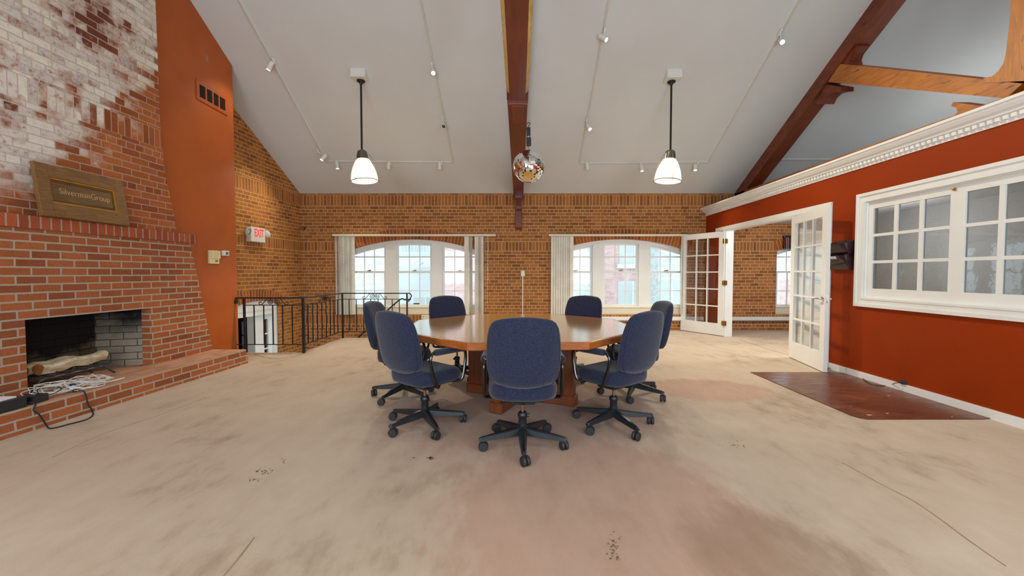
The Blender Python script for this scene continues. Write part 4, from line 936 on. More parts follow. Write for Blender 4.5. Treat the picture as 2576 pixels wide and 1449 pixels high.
for r_ in ((y0, y1, z0, z0 + fw), (y0, y1, z1 - fw, z1), (y0, y0 + fw, z0 + fw, z1 - fw), (y1 - fw, y1, z0 + fw, z1 - fw)): obx(m, *r_, 0, .014)
for k in (1, 2, 3): yy = y0 + fw + (y1 - y0 - 2 * fw) * k / 4; obx(m, yy - .012, yy + .012, z0 + fw, z1 - fw, 0, .013)
P(m, 'frame', M['grille'], root)
m = MB(); obx(m, y0 + fw, y1 - fw, z0 + fw, z1 - fw, 0, .002); P(m, 'dark_duct', M['grilledark'], root)
m = MB(); k = y0 + fw + .02
while k < y1 - fw: obx(m, k, k + .004, z0 + fw, z1 - fw, .002, .009); k += .02
P(m, 'louver', M['grilledark'], root)
# ================================================================== EXIT SIGN
c = at_lw(650, 590, .0); root = thing('exit_sign', 'white exit sign with twin emergency lamps on the brick wall', 'exit sign', c)
lt = Vector((LXS, 1, 0)).normalized(); up = Vector((0, 0, 1))
ef = at_lw(632, 590, .10); eg = at_lw(667, 590, .10); wy = (eg - ef).length / 2; cc = (ef + eg) / 2; top = at_lw(650, 572.5, .1).z; bot = at_lw(650, 609, .1).z; cz = (top + bot) / 2; hh_ = (top - bot) / 2
base = Vector((cc.x, cc.y, cz)) - LN * .10
m = MB(); m.obox(base, lt, up, LN, (-wy, wy), (-hh_, hh_), (0, .10)); m.bevel(.008); P(m, 'housing', M['offwhite'], root)
text_mesh('EXIT', .195, base + up * .025 + LN * .101 + lt * .02, lt, up, LN, .001, 'lettering', M['exitred'], root, .005, .62)
for s in (-1, 1):
    hc = base + lt * s * (wy + .055) + up * .035 + LN * .09
    m = MB(); m.obox(base, lt, up, LN, (s * wy, s * (wy + .03)) if s > 0 else (s * (wy + .03), s * wy), (-.02, .03), (.03, .07)); P(m, 'bracket', M['offwhite'], root)
    dr = (LN * (1.0 if s < 0 else .15) + lt * (.1 if s < 0 else .9) + up * (-.25 if s < 0 else .45)).normalized(); R = dr.to_track_quat('Z', 'Y').to_matrix()
    m = MB(); m.lathe([(.02, -.05), (.05, -.04), (.075, .0), (.078, .012)], hc, 18, R); P(m, 'lamp_head', M['offwhite'], root, smooth=True)
    m = MB(); m.lathe([(.068, .0125), (.05, .02), (.0, .022)], hc, 18, R); P(m, 'lamp_lens', M['lens'], root, smooth=True)
# ================================================================== IRON RAILING
root = thing('stair_railing', 'black wrought-iron railing with scrollwork round the stairwell', 'railing', (SX1, SY1, 0))
p0 = at_plane(615, 800, (0, SY1 - .04, 0), (0, 1, 0)); P0 = Vector((p0.x, SY1 - .04, 0)); P1 = Vector((SX1 + .03, SY1 - .04, 0)); P2 = Vector((SX1 + .03, SY2 + .0 - .04, 0)); px3 = at_plane(1024, 760, (0, SY2 - .04, 0), (0, 1, 0)).x; P3_ = Vector((px3, SY2 - .04, 0))
ZT_, ZM_, ZB_ = .868, .755, .135
for i, p in enumerate((P0, P1, P2, P3_)):
    m = MB(); h = .018 if i in (1,) else .014; m.box(p.x - h, p.x + h, p.y - h, p.y + h, 0, ZT_); 
    P(m, 'post', M['iron'], root)
def section(a, b, us, axis):
    d = (b - a).normalized(); n = Vector((-d.y, d.x, 0)); L = (b - a).length
    a2 = a - d * .13 if a is P0 else a
    for z, h, nm in ((ZT_, .010, 'top_rail'), (ZM_, .006, 'middle_rail'), (ZB_, .006, 'bottom_rail')):
        m = MB(); m.obox(a2 if nm != 'middle_rail' else a, d, n, up, (0, (b - (a2 if nm != 'middle_rail' else a)).length), (-(.017 if nm == 'top_rail' else .008), .017 if nm == 'top_rail' else .008), (z - h, z + h)); P(m, nm, M['iron'], root)
    for u in us:
        q_ = at_plane(u, 800, a, n); q_ = Vector((q_.x, q_.y, 0)); m = MB(); m.obox(q_, d, n, up, (-.007, .007), (-.007, .007), (ZB_, ZM_)); P(m, 'baluster', M['iron'], root)
    # scrollwork between the upper rails
    c = (a + b) / 2; m = MB(); rs = .050; zc = (ZT_ + ZM_) / 2
    for s in (-1, 1):
        pts = []
        for i in range(44):
            t = i / 43; r = rs * (1 - .86 * t); a_ = PI / 2 + t * 2 * PI * 1.9
            pts.append(c + d * s * (rs + .006 + r * math.cos(a_) * 1.0) + up * (zc + r * math.sin(a_)))
        m.tube(pts, .006, 6)
        pts = [c + d * s * (rs + .006) + up * (zc + rs), c + d * s * (.10) + up * (zc + .043), c + d * s * .135 + up * (zc + .005), c + d * s * .175 + up * (zc - .038), c + d * s * .205 + up * (zc - .05), c + d * s * .228 + up * (zc - .035), c + d * s * .222 + up * (zc - .008), c + d * s * .20 + up * (zc - .006), c + d * s * .194 + up * (zc - .024)]
        m.tube(bez(pts, 6), .006, 6)
    P(m, 'scroll', M['iron'], root, smooth=True)
section(P0, P1, (639.6, 663.8, 686.5, 711, 735.3), 0)
section(P1, P2, (774.7, 786.8, 798.9, 810, 820.7, 831, 840.5, 849.8), 1)
section(P2, P3_, (878.7, 897, 915, 933, 951.7, 969, 987, 1005), 0)
m = MB(); w0 = Vector((OX + .002, P0.y + .0, ZT_ - .03)); 
m.tube(bez([P0 - Vector((.13, 0, -ZT_)), Vector((w0.x + .03, P0.y, ZT_ - .005)), Vector((w0.x + .012, P0.y, ZT_ - .03)), Vector((w0.x + .012, P0.y, ZT_ - .07))], 6), .009, 8); m.box(w0.x, w0.x + .02, P0.y - .03, P0.y + .03, ZT_ - .09, ZT_ - .03); P(m, 'wall_bracket', M['iron'], root)
m = MB(); q_ = P3_; m.tube(bez([q_ + up * ZT_, q_ + Vector((.05, 0, ZT_ + .0)), q_ + Vector((.085, 0, ZT_ - .05)), q_ + Vector((.05, 0, ZT_ - .12)), q_ + Vector((.02, 0, ZT_ - .16))], 8), .010, 8); P(m, 'end_scroll', M['iron'], root, smooth=True)
m = MB(); m.tube(bez([q_ + Vector((.06, .06, .745)), q_ + Vector((-.06, .07, .74)), q_ + Vector((-.2, .07, .71)), q_ + Vector((-.8, .07, .16)), q_ + Vector((-1.2, .07, -.20))], 6), .013, 8)
for k in (.25, 1.0): m.tube([q_ + Vector((-k, 0.07, .66 - .92 * (k - .25))), q_ + Vector((-k, .0, .60 - .92 * (k - .25)))], .007, 6)
P(m, 'hand_rail', M['iron'], root, smooth=True)
# ================================================================== CONFERENCE TABLE
TC = Vector((.075, 4.106, 0)); TA = math.radians(2.5); TZ = .74; AP = 1.09
tb = thing('conference_table', 'large octagonal oak conference table in the middle of the hall', 'table', TC, TA)
def octa(ap, z): R = ap / math.cos(PI / 8); return [Vector((R * math.cos(PI / 8 + k * PI / 4), R * math.sin(PI / 8 + k * PI / 4), z)) for k in range(8)]
m = MB(); m.rings([octa(AP - .02, TZ - .05), octa(AP - .02, TZ)]); m.build('tabletop', M['oak'], tb)
m = MB(); L_ = [octa(AP - .02, TZ - .058), octa(AP - .004, TZ - .058), octa(AP, TZ - .052), octa(AP, TZ - .010), octa(AP - .003, TZ - .003), octa(AP - .010, TZ + .0005), octa(AP - .02, TZ + .0005)]
m.rings(L_, caps=False, closed=True); m.build('edge_band', M['edge'], tb)
m = MB(); m.rings([octa(AP - .22, TZ - .085), octa(AP - .22, TZ - .05)]); m.build('apron', M['base'], tb)
def panel(ang, L0, L1, nm):
    R = Matrix.Rotation(ang, 4, 'Z'); m = MB(); m.box(L0, L1, -.042, .042, .09, TZ - .05, R); m.build('base_panel', M['base'], tb)
    m = MB(); m.box(L0 - .02, L1 + .02, -.062, .062, 0, .098, R); m.bevel(.008, 1); m.build('plinth', M['base'], tb)
A_AD = math.atan2(.97, .446) - TA
panel(A_AD, -.52, .52, 0); panel(A_AD + PI / 2, -.57, -.045, 0); panel(A_AD + PI / 2, .045, .57, 0)
# ================================================================== CHAIRS
def make_chair(label):
    """faces +y"""
    root = thing('office_chair', label, 'chair', (0, 0, 0), 0, 'blue-grey swivel chairs round the table')
    # backrest
    prof = [(-.012, .165, .012), (-.002, .196, .03), (.03, .226, .046), (.09, .241, .054), (.18, .248, .056), (.28, .246, .054), (.35, .239, .050), (.405, .228, .044), (.44, .211, .036), (.462, .184, .026), (.472, .145, .012)]
    def bk(t): return -.240 - .20 * t, .517 + .932 * t       # lean
    m = MB(); R = []; n = 28
    for t, w, d in prof:
        y, z = bk(t); ring = []
        for j in range(n):
            a = 2 * PI * j / n; ca, sa = math.cos(a), math.sin(a)
            x = w * math.copysign(abs(ca) ** .55, ca); yy = d * math.copysign(abs(sa) ** .8, sa)
            zs = 0
            curve = .10 * (x / .24) ** 2 * .38               # wraps forward at the sides
            sag = -.020 * (1 - (x / w) ** 2) * max(0, 1 - t / .10) if w else 0
            crown = .014 * (1 - (x / w) ** 2) * max(0, (t - .36) / .118)
            ring.append((x, y + yy + curve, z + sag + crown))
        R.append(ring)
    m.rings(R); o = m.build('backrest', M['fabric'], root, smooth=60)
    pts = []
    for s, seq in ((1, prof[1:]), (-1, prof[1:][::-1])):
        for t, w, d in seq:
            y, z = bk(t); x = s * (w - .010); pts.append((x, y - d * .55 + .038 * ((w - .01) / .24) ** 2, z + .0))
    y, z = bk(.478)
    m = MB(); m.tube(pts, .0032, 5, closed=True); m.build('piping', M['piping'], o)
    # seat
    m = MB(); R = []; n = 36
    for z, s, fr in ((.385, .70, 0), (.380, .86, 0), (.392, .97, .0), (.420, 1.0, 0), (.455, 1.0, 0), (.480, .95, 0), (.492, .85, 0), (.496, .5, 0), (.494, .15, 0)):
        ring = []
        for j in range(n):
            a = 2 * PI * j / n; ca, sa = math.cos(a), math.sin(a)
            x = .245 * s * math.copysign(abs(ca) ** .62, ca); y = .02 + .245 * s * math.copysign(abs(sa) ** .62, sa)
            zz_ = z
            if y > .12: zz_ -= .035 * ((y - .12) / .145) ** 2 * (1 if z > .43 else .3)     # waterfall front
            if y < -.10 and z > .43: zz_ += .030 * min(1, (-.10 - y) / .10)
            ring.append((x, y, zz_))
        R.append(ring)
    m.rings(R); m.build('seat', M['fabric'], root, smooth=60)
    m = MB(); m.box(-.15, .15, -.13, .17, .352, .388); m.bevel(.012); m.box(-.09, .09, -.07, .10, .318, .356); m.bevel(.010); m.build('seat_pan', M['plastic'], root)
    m = MB(); m.tube(bez([(0, .0, .345), (0, -.12, .35), (0, -.17, .37), (0, -.20, .43), (0, -.225, .52)], 6), .014, 8); m.build('back_bracket', M['blackmetal'], root, smooth=True)
    for s in (-1, 1):
        m = MB(); x = s * .268; xi = s * .235
        loop = bez([(xi - s * .08, -.04, .372), (xi + s * .02, -.07, .378), (x, -.10, .41), (x, -.14, .52), (x, -.155, .60), (x, -.13, .648), (x, -.08, .656), (x, .05, .656), (x, .17, .650), (x, .205, .60), (x, .195, .50), (x, .17, .41), (xi, .15, .385), (xi - s * .08, .12, .378)], 5)
        m.tube(loop, .0125, 8); ar = m.build('armrest', M['blackmetal'], root, smooth=True)
        m = MB(); R = []
        for y, k in ((-.115, .35), (-.112, .75), (-.10, .95), (-.07, 1.0), (.12, 1.0), (.15, .95), (.163, .7), (.166, .35)):
            R.append([(x + .030 * k * math.cos(2 * PI * j / 14), y, .651 + .026 * k * math.sin(2 * PI * j / 14)) for j in range(14)])
        m.rings(R); m.build('arm_pad', M['fabric'], ar, smooth=60)
    m = MB(); m.lathe([(.012, .16), (.012, .33)], (0, 0, 0), 12); m.build('gas_lift', M['rod'], root, smooth=True)
    m = MB(); m.lathe([(.040, .082), (.046, .09), (.046, .135), (.030, .15), (.029, .205), (.036, .215), (.036, .235), (.026, .248), (.013, .25)], (0, 0, 0), 20); m.tube([(.026, 0, .222), (.05, 0, .222)], .012, 8); m.build('hub', M['plastic'], root, smooth=40)
    return root
def add_base(root, rot):
    for k in range(5):
        a = rot + k * 2 * PI / 5; R = Matrix.Rotation(a, 4, 'Z')
        m = MB(); S = []
        for r, hw_, zt, zb_ in ((.03, .030, .140, .085), (.10, .029, .130, .080), (.22, .022, .112, .074), (.31, .017, .098, .070), (.325, .012, .092, .072)):
            S.append([R @ Vector((r, -hw_, zb_)), R @ Vector((r, hw_, zb_)), R @ Vector((r, hw_ * .8, zt - .008)), R @ Vector((r, hw_ * .45, zt)), R @ Vector((r, -hw_ * .45, zt)), R @ Vector((r, -hw_ * .8, zt - .008))])
        m.rings(S); leg = m.build('base_leg', M['plastic'], root)
        c = R @ Vector((.312, 0, 0)); sw = a + CAST[(k + int(rot * 10)) % 5]; W = Matrix.Rotation(sw, 4, 'Z')
        m = MB(); ctr = c + (W @ Vector((.018, 0, .034)))
        for s in (-1, 1):
            m.lathe([(.010, -.011), (.030, -.011), (.034, -.005), (.034, .005), (.029, .011), (.010, .012)], ctr + W @ Vector((0, s * .0145, 0)), 18, (W @ Matrix.Rotation(PI / 2 * s, 4, 'X')).to_3x3())
        m.tube([c + Vector((0, 0, .05)), c + Vector((0, 0, .082))], .009, 8); m.build('caster', M['rubber'], leg, smooth=40)
CAST = (.5, 2.2, -1.1, 1.4, 2.9)
proto = make_chair('blue office chair at the front of the table, backrest turned to the camera')
CH = [((.077, 2.955), PI / 2, math.radians(-90), None),
      ((-.715, 3.34), math.radians(50), math.radians(227), 'dark blue chair at the near left corner of the table, in front of another chair'),
      ((.835, 3.345), math.radians(130), math.radians(218), 'dark blue chair at the near right corner of the table'),
      ((-1.105, 4.15), math.radians(-3), math.radians(176), 'blue-grey chair at the far left, just before the railing'),
      ((1.245, 4.20), math.radians(182), math.radians(246), 'blue-grey chair at the far right side, toward the french doors'),
      ((-.665, 4.95), math.radians(-56), math.radians(20), 'blue-grey chair behind the table in front of the left arched window'),
      ((.755, 4.97), math.radians(236), math.radians(60), 'blue-grey chair behind the table in front of the right arched window')]
chairs = []
for i, ((x, y), face, rot, label) in enumerate(CH):
    o = proto if i == 0 else copy_tree(proto)
    if label: o['label'] = label
    chairs.append((o, rot - (face - PI / 2), x, y, face - PI / 2))
for o, rot, x, y, rz in chairs:
    add_base(o, rot); o.location = (x, y, 0); o.rotation_euler = (0, 0, rz)
# ================================================================== PENDANT LAMPS
LIGHTS = []
def light(kind, name, loc, energy, color, **kw):
    l = bpy.data.lights.new(name, kind); l.energy = energy; l.color = color
    for k, v in kw.items(): setattr(l, k, v)
    o = bpy.data.objects.new(name, l); COL.objects.link(o); o.location = loc; LIGHTS.append(o); return o
WARM = (1.0, .90, .70)
def pendant(u, vplate, ubot, label, tilt, wires):
    p = at_ceil(u, vplate, .06); x, y = p.x, p.y; zt = p.z
    zb = at_y(ubot, 456, y).z; zn = at_y(ubot, 401, y).z; zk = at_y(ubot, 379, y).z
    root = thing('pendant_lamp', label, 'lamp', (x, y, zt), 0, 'pendant lamps over the table')
    m = MB(); yc = y - .02; zc = zt + .03
    m.prism([(x - .115, yc - .12, zt + .02), (x - .115, yc + .095, zt + .02), (x - .115, yc + .095, ceil_z(yc + .095) + .002), (x - .115, yc - .12, ceil_z(yc - .12) + .002)], (.23, 0, 0)); P(m, 'ceiling_box', M['white'], root)
    m = MB(); m.lathe([(.06, .02), (.066, .012), (.060, .0), (.03, -.014), (.018, -.045), (.0, -.045)], (x, y, zt), 24); P(m, 'canopy', M['iron'], root, smooth=40)
    m = MB(); m.tube([(x, y, zt - .02), (x, y, zk - .01)], .0155, 12); P(m, 'stem', M['iron'], root, smooth=True)
    T = Matrix.Rotation(tilt, 3, 'Y'); hh = zk - zb; c = Vector((x, y, zk))
    m = MB(); m.lathe([(.02, .01), (.055, .0), (.075, -.02), (.082, -.06), (.092, -(zk - zn) - .005), (.085, -(zk - zn) - .005)], c, 28, T); P(m, 'socket_cup', M['pewter'], root, smooth=40)
    m = MB(); r0 = .092; r1 = .205; dz = zn - zb; out = []; K = 10
    for i in range(K + 1):
        t = i / K; out.append((r0 + (r1 - r0) * math.sin(t * PI / 2) ** .85, -(zk - zn) - dz * t))
    m.lathe(out, c, 36, T, caps=False); P(m, 'shade', M['shade'], root, smooth=True, recalc=False)
    m = MB(); rim = [T @ Vector((r1 * math.cos(2 * PI * j / 40), r1 * math.sin(2 * PI * j / 40), -hh)) + c for j in range(40)]; m.tube(rim, .007, 6, closed=True); P(m, 'rim', M['pewter'], root, smooth=True)
    for a in wires:
        m = MB(); pts = [(.082, -.06), (.105, -.062), (.14, -.12), (r1 * .93, -hh * .65), (r1 + .006, -hh + .02), (r1 + .012, -hh - .012), (r1 + .02, -hh - .018)]
        m.tube([T @ Vector((r * math.cos(a), r * math.sin(a), z)) + c for r, z in pts], .0035, 6); q_ = T @ Vector(((r1 + .008) * math.cos(a), (r1 + .008) * math.sin(a), -hh)) + c; m.lathe([(.010, -.008), (.010, .008)], q_, 8); P(m, 'wire_arm', M['pewter'], root)
    m = MB(); m.lathe([(.0, -.13), (.028, -.14), (.045, -.18), (.048, -.22), (.035, -.255), (.0, -.27)], c, 20, T); P(m, 'bulb', M['softbulb'], root, smooth=True)
    b = T @ Vector((0, 0, -hh * .70)) + c
    light('POINT', 'pendant_bulb', b, 165, WARM, shadow_soft_size=.05)
    return root
pendant(908, 206, 913, 'left pendant lamp with opal shade on a black stem', math.radians(-5), (.3, 2.3, 4.4))
pendant(1689, 208, 1685, 'right pendant lamp with opal shade on a black stem', math.radians(5), (1.5 * PI, .5, 2.6))
# ================================================================== TRACK LIGHTING
def track(label, segs):
    root = thing('lighting_track', label, 'track', at_ceil(*segs[0][0], .01), 0, 'lighting tracks on the ceiling')
    for a, b in segs:
        A, B = at_ceil(*a, 0), at_ceil(*b, 0); d = (B - A).normalized(); s = d.cross(CN).normalized(); m = MB()
        m.obox(A, d, s, CN, (0, (B - A).length), (-.017, .017), (-.002, .018)); P(m, 'track_rail', M['white'], root)
        m = MB(); m.obox(A, d, s, CN, (.01, (B - A).length - .01), (-.011, -.006), (.010, .0188)); m.obox(A, d, s, CN, (.01, (B - A).length - .01), (.006, .011), (.010, .0188)); P(m, 'track_slot', M['slot'], root)
    return root
track('white u-shaped lighting track on the ceiling left of the beam', [((596, -8), (822, 406)), ((822, 406), (1142, 408)), ((1141, 408), (1057, -8))])
track('white u-shaped lighting track on the ceiling right of the beam', [((1533, -8), (1458, 411)), ((1458, 411), (1780, 408)), ((1780, 408), (2014, -8))])
def ceil_far(label, segs): return track(label, segs)
ceil_far('short lighting track on the ceiling above the cornice', [((1958, 401), (2180, 401))])
def spot(u, v, ub, vb, aim, lit, label, energy=60):
    """(u,v) lens position, (ub,vb) where it clips on the track"""
    A = at_ceil(ub, vb, .018); root = thing('track_spotlight', label, 'spotlight', A, 0, 'spotlights on the ceiling tracks')
    Lp = at_y(u, v, A.y - .02)
    d = Vector(aim).normalized()
    body0 = Lp - d * .13
    m = MB(); s = Vector((1, 0, 0)); t_ = s.cross(CN).normalized(); m.obox(A, s, t_, CN, (-.014, .014), (-.045, .045), (-.004, .022)); P(m, 'track_adapter', M['white'], root)
    m = MB(); m.tube([A + CN * .02, A + CN * .035, body0 + d * .03], .006, 6); P(m, 'arm', M['white'], root)
    R = d.to_track_quat('Z', 'Y').to_matrix()
    m = MB(); m.lathe([(.012, -.01), (.028, .0), (.034, .03), (.035, .128), (.0345, .134), (.029, .134), (.028, .118)], body0, 20, R, caps=False); m.lathe([(.0, -.0), (.028, .0)], body0, 20, R, caps=False); P(m, 'lamp_housing', M['white'], root, smooth=40)
    m = MB(); m.lathe([(.0, .120), (.028, .119)], body0, 20, R, caps=False); P(m, 'reflector', M['bulb'] if lit else M['iron'], root, recalc=False)
    if lit:
        m = MB(); m.lathe([(.0, .112), (.016, .116), (.02, .123), (.012, .132), (.0, .134)], body0, 14, R); P(m, 'bulb', M['bulb'], root, smooth=True)
        l = light('SPOT', 'track_bulb', body0 + d * .145, energy, WARM, shadow_soft_size=.03, spot_size=math.radians(95), spot_blend=.9); l.rotation_euler = d.to_track_quat('-Z', 'Y').to_euler()
    else:
        m = MB(); m.lathe([(.0, .121), (.016, .1215)], body0, 14, R, caps=False); P(m, 'bulb_face', M['pewter'], root)
SPOTS = [
    (675, 175, 690, 152, (-.45, -.05, -.9), True, 'lit spotlight high on the far left track, near the orange wall'),
    (809, 402, 800, 378, (-.5, -.35, -.8), True, 'lit spotlight at the bottom corner of the left track'),
    (849, 424, 846, 409, (.12, -.02, -1), True, 'lit spotlight on the level rail, left of the left pendant lamp'),
    (977, 426, 982, 409, (-.05, -.0, -1), False, 'unlit spotlight on the level rail, right of the left pendant lamp'),
    (1106, 426, 1112, 409, (0, .0, -1), False, 'unlit spotlight at the right end of the left level rail'),
    (1116, 318, 1114, 296, (.02, -.85, -.55), False, 'unlit round-faced spotlight halfway up the track left of the beam'),
    (1090, 184, 1087, 162, (.1, -.7, -.7), True, 'bright spotlight on the upper track just left of the wooden beam'),
    (1478, 428, 1474, 412, (.05, .0, -1), False, 'unlit spotlight at the left end of the right level rail'),
    (1615, 430, 1611, 412, (.08, -.15, -1), True, 'lit spotlight on the level rail, left of the right pendant lamp'),
    (1749, 428, 1754, 411, (-.05, -.2, -1), True, 'lit spotlight on the level rail, right of the right pendant lamp'),
    (1484, 325, 1476, 302, (.3, -.5, -.8), True, 'lit spotlight halfway up the track right of the disco ball'),
    (1525, 100, 1521, 76, (2.7, -1.6, -2.6), True, 'lit spotlight high on the track right of the wooden beam'),
    (1968, 106, 1962, 80, (-.2, -.7, -.6), True, 'lit spotlight high on the far right track by the rafter'),
]
for s in SPOTS: spot(*s, energy=300 if s[0] == 1525 else (22 if s[0] == 675 else 60))
# ================================================================== MIRROR BALL
by = 4.86; bc = at_y(1330, 419, by); br = .186
root = thing('mirror_ball', 'mirrored disco ball hanging by the wooden beam', 'disco ball', bc)
m = MB(); m.lathe([(br * .985 * math.sin(t * PI / 20), -br * .985 * math.cos(t * PI / 20)) for t in range(1, 20)], bc, 40); P(m, 'core', M['grout'], root)
m = MB(); NR = 34; rr = random.Random(3)
for i in range(NR):
    t0, t1 = PI * i / NR, PI * (i + 1) / NR; tm = (t0 + t1) / 2; n = max(4, int(2 * NR * math.sin(tm)))
    for j in range(n):
        a0, a1 = 2 * PI * j / n + i * .3, 2 * PI * (j + 1) / n + i * .3; am = (a0 + a1) / 2
        nn = Vector((math.sin(tm) * math.cos(am), math.sin(tm) * math.sin(am), math.cos(tm))); ea = Vector((-math.sin(am), math.cos(am), 0)); eb = nn.cross(ea)
        nn2 = (nn + ea * rr.gauss(0, .035) + eb * rr.gauss(0, .035)).normalized(); e1 = (ea - nn2 * ea.dot(nn2)).normalized(); e2 = nn2.cross(e1)
        w1 = br * math.sin(tm) * (a1 - a0) * .47; w2 = br * (t1 - t0) * .47; c = bc + nn * br
        m.face([c - e1 * w1 - e2 * w2, c + e1 * w1 - e2 * w2, c + e1 * w1 + e2 * w2, c - e1 * w1 + e2 * w2])
P(m, 'mirror_tiles', M['mirror'], root, recalc=False)
zt = bc.z + br; ztop = at_y(1329, 316, by).z
m = MB(); zm = at_y(1330, 345, by).z; zl = at_y(1330, 367, by).z
m.tube([(bc.x, by, zt - .01), (bc.x, by, zl)], .003, 6); P(m, 'chain', M['chrome'], root)
m = MB(); m.box(bc.x - .027, bc.x + .027, by - .024, by + .024, zl, zm - .005); m.bevel(.008); P(m, 'motor', M['plastic'], root)
m = MB(); m.box(bc.x - .024, bc.x + .02, by - .02, by + .02, zm + .01, at_y(1330, 321, by).z); m.bevel(.006); P(m, 'motor_bracket', M['plastic'], root)
m = MB(); m.box(bc.x - .012, bc.x + .004, by - .004, by + .004, zm - .02, zm + .03); P(m, 'link', M['chrome'], root)
m = MB(); z = at_y(1330, 321, by).z; m.tube(bez([(bc.x - .004, by, z - .005), (bc.x - .002, by, z + .02), (bc.x + .016, by, z + .035), (bc.x + .010, by, z + .06), (bc.x - .012, by, z + .05), (bc.x - .035, by, z + .055)], 6), .004, 6); P(m, 'ceiling_hook', M['iron'], root)
m = MB(); m.tube([(bc.x, by, bc.z - br - .012), (bc.x, by, bc.z - br + .01)], .006, 8); P(m, 'bottom_pin', M['chrome'], root)
# ================================================================== ROOF TRUSSES
def bx(yv): return .140 - (.140 - .03) * (9.05 - yv) / (9.05 - 2.7)
root = thing('ceiling_beam', 'dark red-brown timber beam running overhead down the middle of the ceiling', 'beam', (bx(6), 6, 2.96))
hwid = .105
def bq(yv, s, z): return Vector((bx(yv) + s * hwid, yv, z))
z0, z1 = 2.935, 3.20
m = MB(); ya, yz = YF + .02, 4.13; ch = .032
m.hexa([bq(ya, -1, z0 + .025 + ch), bq(ya, 1, z0 + .025 + ch), bq(ya, 1, z1), bq(ya, -1, z1)], [bq(yz, -1, z0 + .025 + ch), bq(yz, 1, z0 + .025 + ch), bq(yz, 1, z1), bq(yz, -1, z1)])
k = 1 - ch / hwid * .85
m.hexa([bq(ya, -k, z0 + .025), bq(ya, k, z0 + .025), bq(ya, k, z0 + .1), bq(ya, -k, z0 + .1)], [bq(yz, -k, z0 + .025), bq(yz, k, z0 + .025), bq(yz, k, z0 + .1), bq(yz, -k, z0 + .1)])
yk = 3.98
m.hexa([bq(yk + .1, -1, z0 + .026), bq(yk + .1, 1, z0 + .026), bq(yz, 1, z0 + .026), bq(yz, -1, z0 + .026)], [bq(yk + .1, -1, z0 + .1), bq(yk + .1, 1, z0 + .1), bq(yz, 1, z0 + .1), bq(yz, -1, z0 + .1)])
P(m, 'beam_near', M['beam'], root)
for s in (-1, 1):
    m = MB(); a = [bq(ya, s * k, z0 + .0255), bq(ya, s * 1.001, z0 + .026 + ch), bq(ya, s * .9, z0 + .07)]; b = [bq(yk, s * k, z0 + .0255), bq(yk, s * 1.001, z0 + .026 + ch), bq(yk, s * .9, z0 + .07)]
    c_ = [bq(yk + .09, s * 1.0, z0 + .03), bq(yk + .09, s * 1.0, z0 + .03), bq(yk + .09, s * .95, z0 + .05)]
    m.hexa(a, b); P(m, 'chamfer', M['chamfer'], root)
m = MB(); m.hexa([bq(yz, -.97, z0 - .012), bq(yz, .97, z0 - .012), bq(YB, .97, z0 - .012), bq(YB, -.97, z0 - .012)], [bq(yz, -.97, z1), bq(yz, .97, z1), bq(YB, .97, z1 - .1), bq(YB, -.97, z1 - .1)]); m.bevel(.006); P(m, 'beam_far', M['beam'], root)
m = MB(); m.hexa([bq(yz + .03, -.6, z0 - .022), bq(yz + .03, .62, z0 - .022), bq(yz + .5, .62, z0 - .022), bq(yz + .5, -.6, z0 - .022)], [bq(yz + .03, -.6, z0), bq(yz + .03, .62, z0), bq(yz + .5, .62, z0), bq(yz + .5, -.6, z0)]); P(m, 'joint_block', M['rafter'], root)
# rafter above it
m = MB(); m.prism([(bx(YB) - hwid, YB, EAVE + .0), (bx(YB) - hwid, YR, ceil_z(YR)), (bx(YB) - hwid, YR, ceil_z(YR) - .28), (bx(YB) - hwid, YB, EAVE - .1)], (2 * hwid, 0, 0)); P(m, 'rafter', M['beam'], root)
m = MB(); xx = bx(YR); m.box(xx - .09, xx + .09, YR - .1, YR + .1, z1 - .02, ceil_z(YR) - .2); P(m, 'king_post', M['beam'], root)
# wall corbel below the beam end
wc = at_y(1304.5, 540, YB).x; zc0, zc1 = at_y(1304, 578, YB).z, z0 - .01
m = MB(); w_ = .068
m.prism([(wc - w_, YB, zc0), (wc - w_, YB - .07, zc0), (wc - w_, YB - .09, zc0 + .05), (wc - w_, YB - .08, zc0 + .40), (wc - w_, YB - .13, zc0 + .44), (wc - w_, YB - .13, zc0 + .50), (wc - w_, YB - .19, zc1 - .08), (wc - w_, YB, zc1 - .08)], (2 * w_, 0, 0))
m.box(wc - .088, wc + .088, YB - .26, YB, zc1 - .08, zc1); m.bevel(.006); P(m, 'wall_corbel', M['beam'], root)
# ---- right truss beyond the partition
TX0, TW = 4.857, .25
root = thing('roof_truss', 'exposed timber roof truss above the white cornice', 'truss', (TX0, 6, 2.98))
V3 = lambda y, z, x=0.0: Vector((TX0 + x, y, z))
def tq(u, v): p = at_plane(u, v, (TX0, 0, 0), (1, 0, 0)); return (p.y, p.z)
m = MB(); dz = .26
m.prism([V3(YB, EAVE), V3(YR, ceil_z(YR) + .01), V3(YR, ceil_z(YR) - dz), V3(YB, EAVE - dz)], (TW, 0, 0)); P(m, 'rafter', M['rafter'], root)
m = MB(); m.prism([V3(YR, ceil_z(YR) + .01), V3(YF, EAVE), V3(YF, EAVE - dz), V3(YR, ceil_z(YR) - dz)], (TW, 0, 0)); P(m, 'rafter', M['rafter'], root)
m = MB(); m.prism([V3(6.45, 4.20, .01), V3(6.22, 4.36, .01), V3(4.29, 3.235, .01), V3(3.99, 3.06, .01), V3(4.12, 2.975, .01)], (TW - .02, 0, 0)); P(m, 'strut', M['timber'], root)
m = MB(); m.prism([V3(2 * YR - y, z, .01) for y, z in ((6.45, 4.20), (6.22, 4.36), (4.29, 3.235), (3.99, 3.06), (4.12, 2.975))], (TW - .02, 0, 0)); P(m, 'strut', M['timber'], root)
